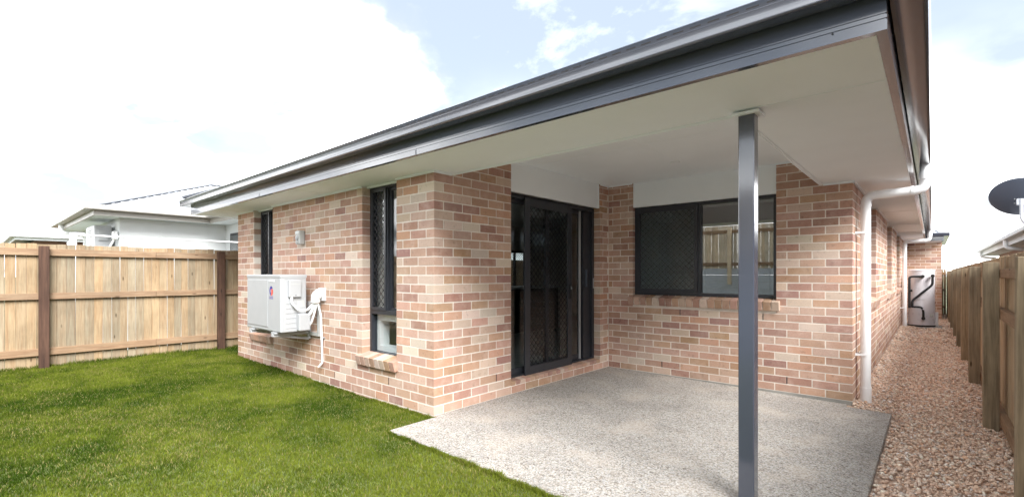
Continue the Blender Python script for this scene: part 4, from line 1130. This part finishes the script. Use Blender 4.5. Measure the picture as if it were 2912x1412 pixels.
# right neighbour: eave over the fence, and its satellite dish
nr = thing('neighbour_house', 'pale house whose white gutter and eave show above the right fence', 'house')
ex = 1.36
m = MB(); m.box(ex + 0.45, 9, -3, 24.6, -0.3, 2.1); m.build('wall', 'nb_brick', nr)
MB().sweep([(9.4, 25.2), (ex, 25.2), (ex, -3.5)][::-1], [(-0.03, 2.08), (0.0, 2.08), (0.0, 2.11), (0.09, 2.105), (0.105, 2.12), (0.105, 2.185), (0.09, 2.19), (-0.03, 2.17)]) if False else None
MB().sweep([(ex, 25.2), (ex, -3.5)][::1], [(0.0, 2.105), (-0.09, 2.105)]) if False else None
gm = MB(); gm.box(ex - 0.105, ex - 0.002, -3.5, 25.3, 2.105, 2.19); gm.build('gutter', 'white_wall', nr, bevel=0.015)
fm = MB(); fm.box(ex, ex + 0.03, -3.5, 25.2, 1.98, 2.17); fm.box(ex + 0.0305, 9, 25.17, 25.2, 1.98, 2.17); fm.build('fascia', 'white_wall', nr)
MB().box(ex + 0.031, ex + 0.6, -3.4, 25.165, 2.0, 2.01).build('soffit', 'soffit', nr)
rf = MB(); rf.poly([(ex - 0.06, -3.5, 2.192), (ex - 0.06, 25.3, 2.192), (6.5, 20.1, 2.19 + 5.2 * math.tan(R(20))), (6.5, 1.5, 2.19 + 5.2 * math.tan(R(20)))], [(0, 1, 2, 3)])
rf.poly([(ex - 0.06, 25.3, 2.192), (12, 25.3, 2.192), (6.5, 20.1, 2.19 + 5.2 * math.tan(R(20)))], [(0, 1, 2)]); rf.build('roof', 'white_roof', nr)
for y_ in (24.2, 16.3):
    MB().tube(arc_path([(ex - 0.055, y_, 2.12), (ex - 0.055, y_, 1.92), (ex + 0.36, y_ - 0.05, 1.86), (ex + 0.40, y_ - 0.05, 0)], 0.09), 0.045, 12).build('downpipe', 'pvc', nr, smooth=True)
dsh = thing('satellite_dish', 'dark grey round satellite dish on a bent pole over the neighbouring roof', 'dish')
dc = Vector((1.37, 14.2, 2.83)); nrm = Vector((0.16, 0.68, 0.72)).normalized()
rot = nrm.to_track_quat('Z', 'Y')
prof = [(0.0, 0.0)] + [(0.49 * k / 10, 0.10 * (k / 10) ** 2) for k in range(1, 11)] + [(0.497, 0.108), (0.485, 0.108)] + [(0.485 * k / 10, 0.10 * (k / 10) ** 2 + 0.006) for k in range(9, 0, -1)] + [(0.0, 0.006)]
d_ = MB().lathe(prof, (0, 0, -0.04), 40); dd = d_.build('reflector', 'dish', dsh, smooth=True); dd.rotation_euler = rot.to_euler(); dd.location = dc
bk = dc - nrm * 0.08
MB().bar(bk - Vector((0, 0, 0.07)), bk + Vector((0, 0.02, 0.06)), 0.14, 0.08, (0, 1, 0)).build('mount_clamp', 'galv', dsh, bevel=0.01)
MB().tube(arc_path([bk + Vector((0, -0.03, 0.05)), bk + Vector((0, -0.05, -0.42)), bk + Vector((0.3, -0.05, -0.62)), (bk.x + 0.45, bk.y - 0.05, 2.25)], 0.12), 0.03, 12).build('pole', 'galv', dsh, smooth=True)
MB().tube([bk + Vector((0, -0.05, -0.05)), dc + nrm * 0.55 + Vector((0, 0.1, -0.45))], 0.018, 8).build('feed_arm', 'galv', dsh)
bt = MB()
for a, b in ((-0.09, 0.05), (0.09, 0.06), (-0.10, -0.06), (0.10, -0.05)):
    p = dc - nrm * 0.045 + rot @ Vector((a, b, 0)); bt.tube([p, p - nrm * 0.02], 0.012, 8)
bt.build('mount_bolt', 'galv', dsh)

# ------------------------------------------------------------------ gravel
def ico():
    t_ = (1 + 5 ** 0.5) / 2
    v = np.array([(-1, t_, 0), (1, t_, 0), (-1, -t_, 0), (1, -t_, 0), (0, -1, t_), (0, 1, t_), (0, -1, -t_), (0, 1, -t_), (t_, 0, -1), (t_, 0, 1), (-t_, 0, -1), (-t_, 0, 1)], float)
    v /= np.linalg.norm(v[0])
    f = np.array([(0, 11, 5), (0, 5, 1), (0, 1, 7), (0, 7, 10), (0, 10, 11), (1, 5, 9), (5, 11, 4), (11, 10, 2), (10, 7, 6), (7, 1, 8), (3, 9, 4), (3, 4, 2), (3, 2, 6), (3, 6, 8), (3, 8, 9), (4, 9, 5), (2, 4, 11), (6, 2, 10), (8, 6, 7), (9, 8, 1)])
    return v, f
def rot_mats(n_):
    q = RNG.normal(size=(n_, 4)); q /= np.linalg.norm(q, axis=1, keepdims=True); a, b, c_, d_ = q.T
    return np.stack([np.stack([1 - 2 * (c_ * c_ + d_ * d_), 2 * (b * c_ - a * d_), 2 * (b * d_ + a * c_)], -1),
                     np.stack([2 * (b * c_ + a * d_), 1 - 2 * (b * b + d_ * d_), 2 * (c_ * d_ - a * b)], -1),
                     np.stack([2 * (b * d_ - a * c_), 2 * (c_ * d_ + a * b), 1 - 2 * (b * b + c_ * c_)], -1)], 1)
iv, jf = ico()
def stones(n_, x0, x1, y0, y1, s0, s1):
    x = RNG.uniform(x0, x1, n_); y = RNG.uniform(y0, y1, n_)
    keep = ~((x < -0.285) & (y < 5.89)) & ~((x < XR + 0.01) & (y > 5.8)) & ~((np.abs(x - (XR + 0.085)) < 0.05) & (np.abs(y - 6.235) < 0.05))
    keep &= ~((x > -0.52) & (x < 0.20) & (y > 15.72) & (y < 16.62))
    x, y = x[keep], y[keep]; n_ = len(x)
    s = RNG.uniform(s0, s1, n_) * RNG.choice([0.75, 1, 1, 1.25], n_)
    sc_ = np.stack([s, s * RNG.uniform(0.6, 0.95, n_), s * RNG.uniform(0.42, 0.7, n_)], -1) / 2
    V = iv[None] * RNG.uniform(0.82, 1.15, (n_, 12, 1)) * sc_[:, None, :]
    V = np.einsum('nij,nvj->nvi', rot_mats(n_), V)
    V[:, :, 2] *= 0.8
    z = bed_z(x, y) + RNG.uniform(0.0, 0.018, n_) + 0.004
    V += np.stack([x, y, z], -1)[:, None, :]
    pal = np.array([lin(202, 164, 142), lin(186, 142, 118), lin(214, 184, 164), lin(170, 124, 100), lin(196, 150, 122), lin(224, 204, 188), lin(178, 146, 130), lin(150, 112, 92), lin(192, 134, 98), lin(168, 150, 142)])
    ci = RNG.choice(len(pal), n_, p=np.array([3, 3, 2.2, 2, 2.6, 1.2, 1.6, 1.2, 0.8, 0.7]) / 18.3)
    c_ = np.clip(pal[ci] * np.array((1.0, 1.26, 1.34)) * RNG.uniform(1.2, 1.5, (n_, 1)), 0, 0.88)
    c_ = 0.62 * c_ + 0.38 * np.array(lin(232, 208, 192))
    F = jf[None] + (np.arange(n_) * 12)[:, None, None]
    return V.reshape(-1, 3), F.reshape(-1, 3), np.repeat(c_, 12, 0)
parts = [stones(15500, -0.66, 0.60, 2.2, 7.0, 0.016, 0.036), stones(11500, -0.62, 0.48, 7.0, 12.0, 0.024, 0.042), stones(7000, -0.62, 0.48, 12.0, 21.0, 0.034, 0.06), stones(2200, -0.29, 0.6, -0.8, 2.2, 0.03, 0.05)]
Vs, Fs, Cs = [], [], []; o_ = 0
for V, F, c_ in parts: Vs.append(V); Fs.append(F + o_); Cs.append(c_); o_ += len(V)
gv = big_mesh('gravel', np.concatenate(Vs), np.concatenate(Fs), np.concatenate(Cs), M['gravel']); gv['kind'] = 'stuff'
gv['label'] = 'pinkish tan river gravel filling the side path'
gv.data.polygons.foreach_set('use_smooth', [True] * len(gv.data.polygons))

# ------------------------------------------------------------------ grass
def vnoise(x, y, seed=0):
    r_ = np.random.default_rng(seed); G = r_.random((64, 64))
    xi, yi = np.floor(x).astype(int), np.floor(y).astype(int); fx, fy = x - xi, y - yi
    fx, fy = fx * fx * (3 - 2 * fx), fy * fy * (3 - 2 * fy)
    g = lambda i, j: G[(xi + i) % 64, (yi + j) % 64]
    return (g(0, 0) * (1 - fx) + g(1, 0) * fx) * (1 - fy) + (g(0, 1) * (1 - fx) + g(1, 1) * fx) * fy
def blades(n_, x0, x1, y0, y1, h0, h1, wd, keepf=None, lean=0.55):
    x = RNG.uniform(x0, x1, n_); y = RNG.uniform(y0, y1, n_)
    if keepf is not None:
        k = keepf(x, y); x, y = x[k], y[k]; n_ = len(x)
    patch = 0.5 * vnoise(x * 0.9 + 9, y * 0.9 + 3, 1) + 0.28 * vnoise(x * 3.3, y * 3.3, 2) + 0.22 * vnoise(x * 9.1, y * 9.1, 4)
    patch = np.clip((patch - 0.5) * 1.5 + 0.5, 0, 1)
    tuft = vnoise(x * 16, y * 16, 3)
    h = RNG.uniform(h0, h1, n_) * (0.7 + 0.6 * tuft) * (0.85 + 0.3 * patch); w = wd * RNG.uniform(0.7, 1.3, n_)
    a = RNG.uniform(0, 2 * np.pi, n_); la = RNG.uniform(0, 2 * np.pi, n_); lm = RNG.uniform(0.1, lean, n_) * h * 1.5
    dx_, dy_ = np.cos(a) * w / 2, np.sin(a) * w / 2; lx_, ly_ = np.cos(la) * lm, np.sin(la) * lm
    z = lawn_z(x, y)
    V = np.stack([np.stack([x - dx_, y - dy_, z], -1), np.stack([x + dx_, y + dy_, z], -1),
                  np.stack([x - dx_ * 0.8 + lx_ * 0.4, y - dy_ * 0.8 + ly_ * 0.4, z + h * 0.6], -1), np.stack([x + dx_ * 0.8 + lx_ * 0.4, y + dy_ * 0.8 + ly_ * 0.4, z + h * 0.6], -1),
                  np.stack([x + lx_, y + ly_, z + h], -1)], 1)
    F = np.array([(0, 1, 3), (0, 3, 2), (2, 3, 4)])[None] + (np.arange(n_) * 5)[:, None, None]
    g1, g2, g3 = np.array((0.036, 0.072, 0.005)), np.array((0.165, 0.200, 0.024)), np.array((0.30, 0.26, 0.10))
    m_ = np.clip(patch * 1.6 - 0.5 + 0.75 * np.clip((x + 6.5) / 3.5, 0, 1) + RNG.normal(0, 0.16, n_), 0, 1)[:, None]
    c_ = g1 * (1 - m_) + g2 * m_
    dry = (RNG.random(n_) < 0.06 + 0.10 * (vnoise(x * 1.7 + 5, y * 1.7, 7) > 0.68))[:, None]
    c_ = np.where(dry, g3, c_) * RNG.uniform(0.75, 1.2, (n_, 1))
    return V.reshape(-1, 3), F.reshape(-1, 3), np.repeat(c_, 5, 0)
offpat = lambda x, y: ~((x > sx0 - 0.002) & (y > sy0 - 0.002)) & ~((y > YC - 0.004) & (x > XL)) & (x < -0.30)
parts = [blades(380000, -9.25, -0.9, -0.15, 2.83, 0.014, 0.030, 0.0042, offpat),
         blades(30000, -9.25, -0.3, -1.0, -0.15, 0.025, 0.05, 0.006, offpat),
         blades(14000, -9.25, -8.2, 2.8, 7.0, 0.03, 0.055, 0.006, lambda x, y: x < XL - 0.004),
         blades(7000, sx0, -0.3, sy0 - 0.03, sy0 - 0.002, 0.020, 0.042, 0.0045, None, 0.4),
         blades(1500, sx0 - 0.03, sx0 - 0.002, sy0, YC, 0.02, 0.04, 0.0045, None, 0.4),
         blades(6500, XL, XC, YC - 0.035, YC - 0.006, 0.02, 0.045, 0.0045, None, 0.35),
         blades(4000, -9.29, -9.23, -1, 3.2, 0.03, 0.07, 0.0045)]
Vs, Fs, Cs = [], [], []; o_ = 0
for V, F, c_ in parts: Vs.append(V); Fs.append(F + o_); Cs.append(c_); o_ += len(V)
gr = big_mesh('grass', np.concatenate(Vs), np.concatenate(Fs), np.concatenate(Cs), M['grass']); gr['kind'] = 'stuff'
gr['label'] = 'short green mown lawn with yellower patches'

print('bricks', len(BRICKS), 'objects', len(bpy.data.objects))
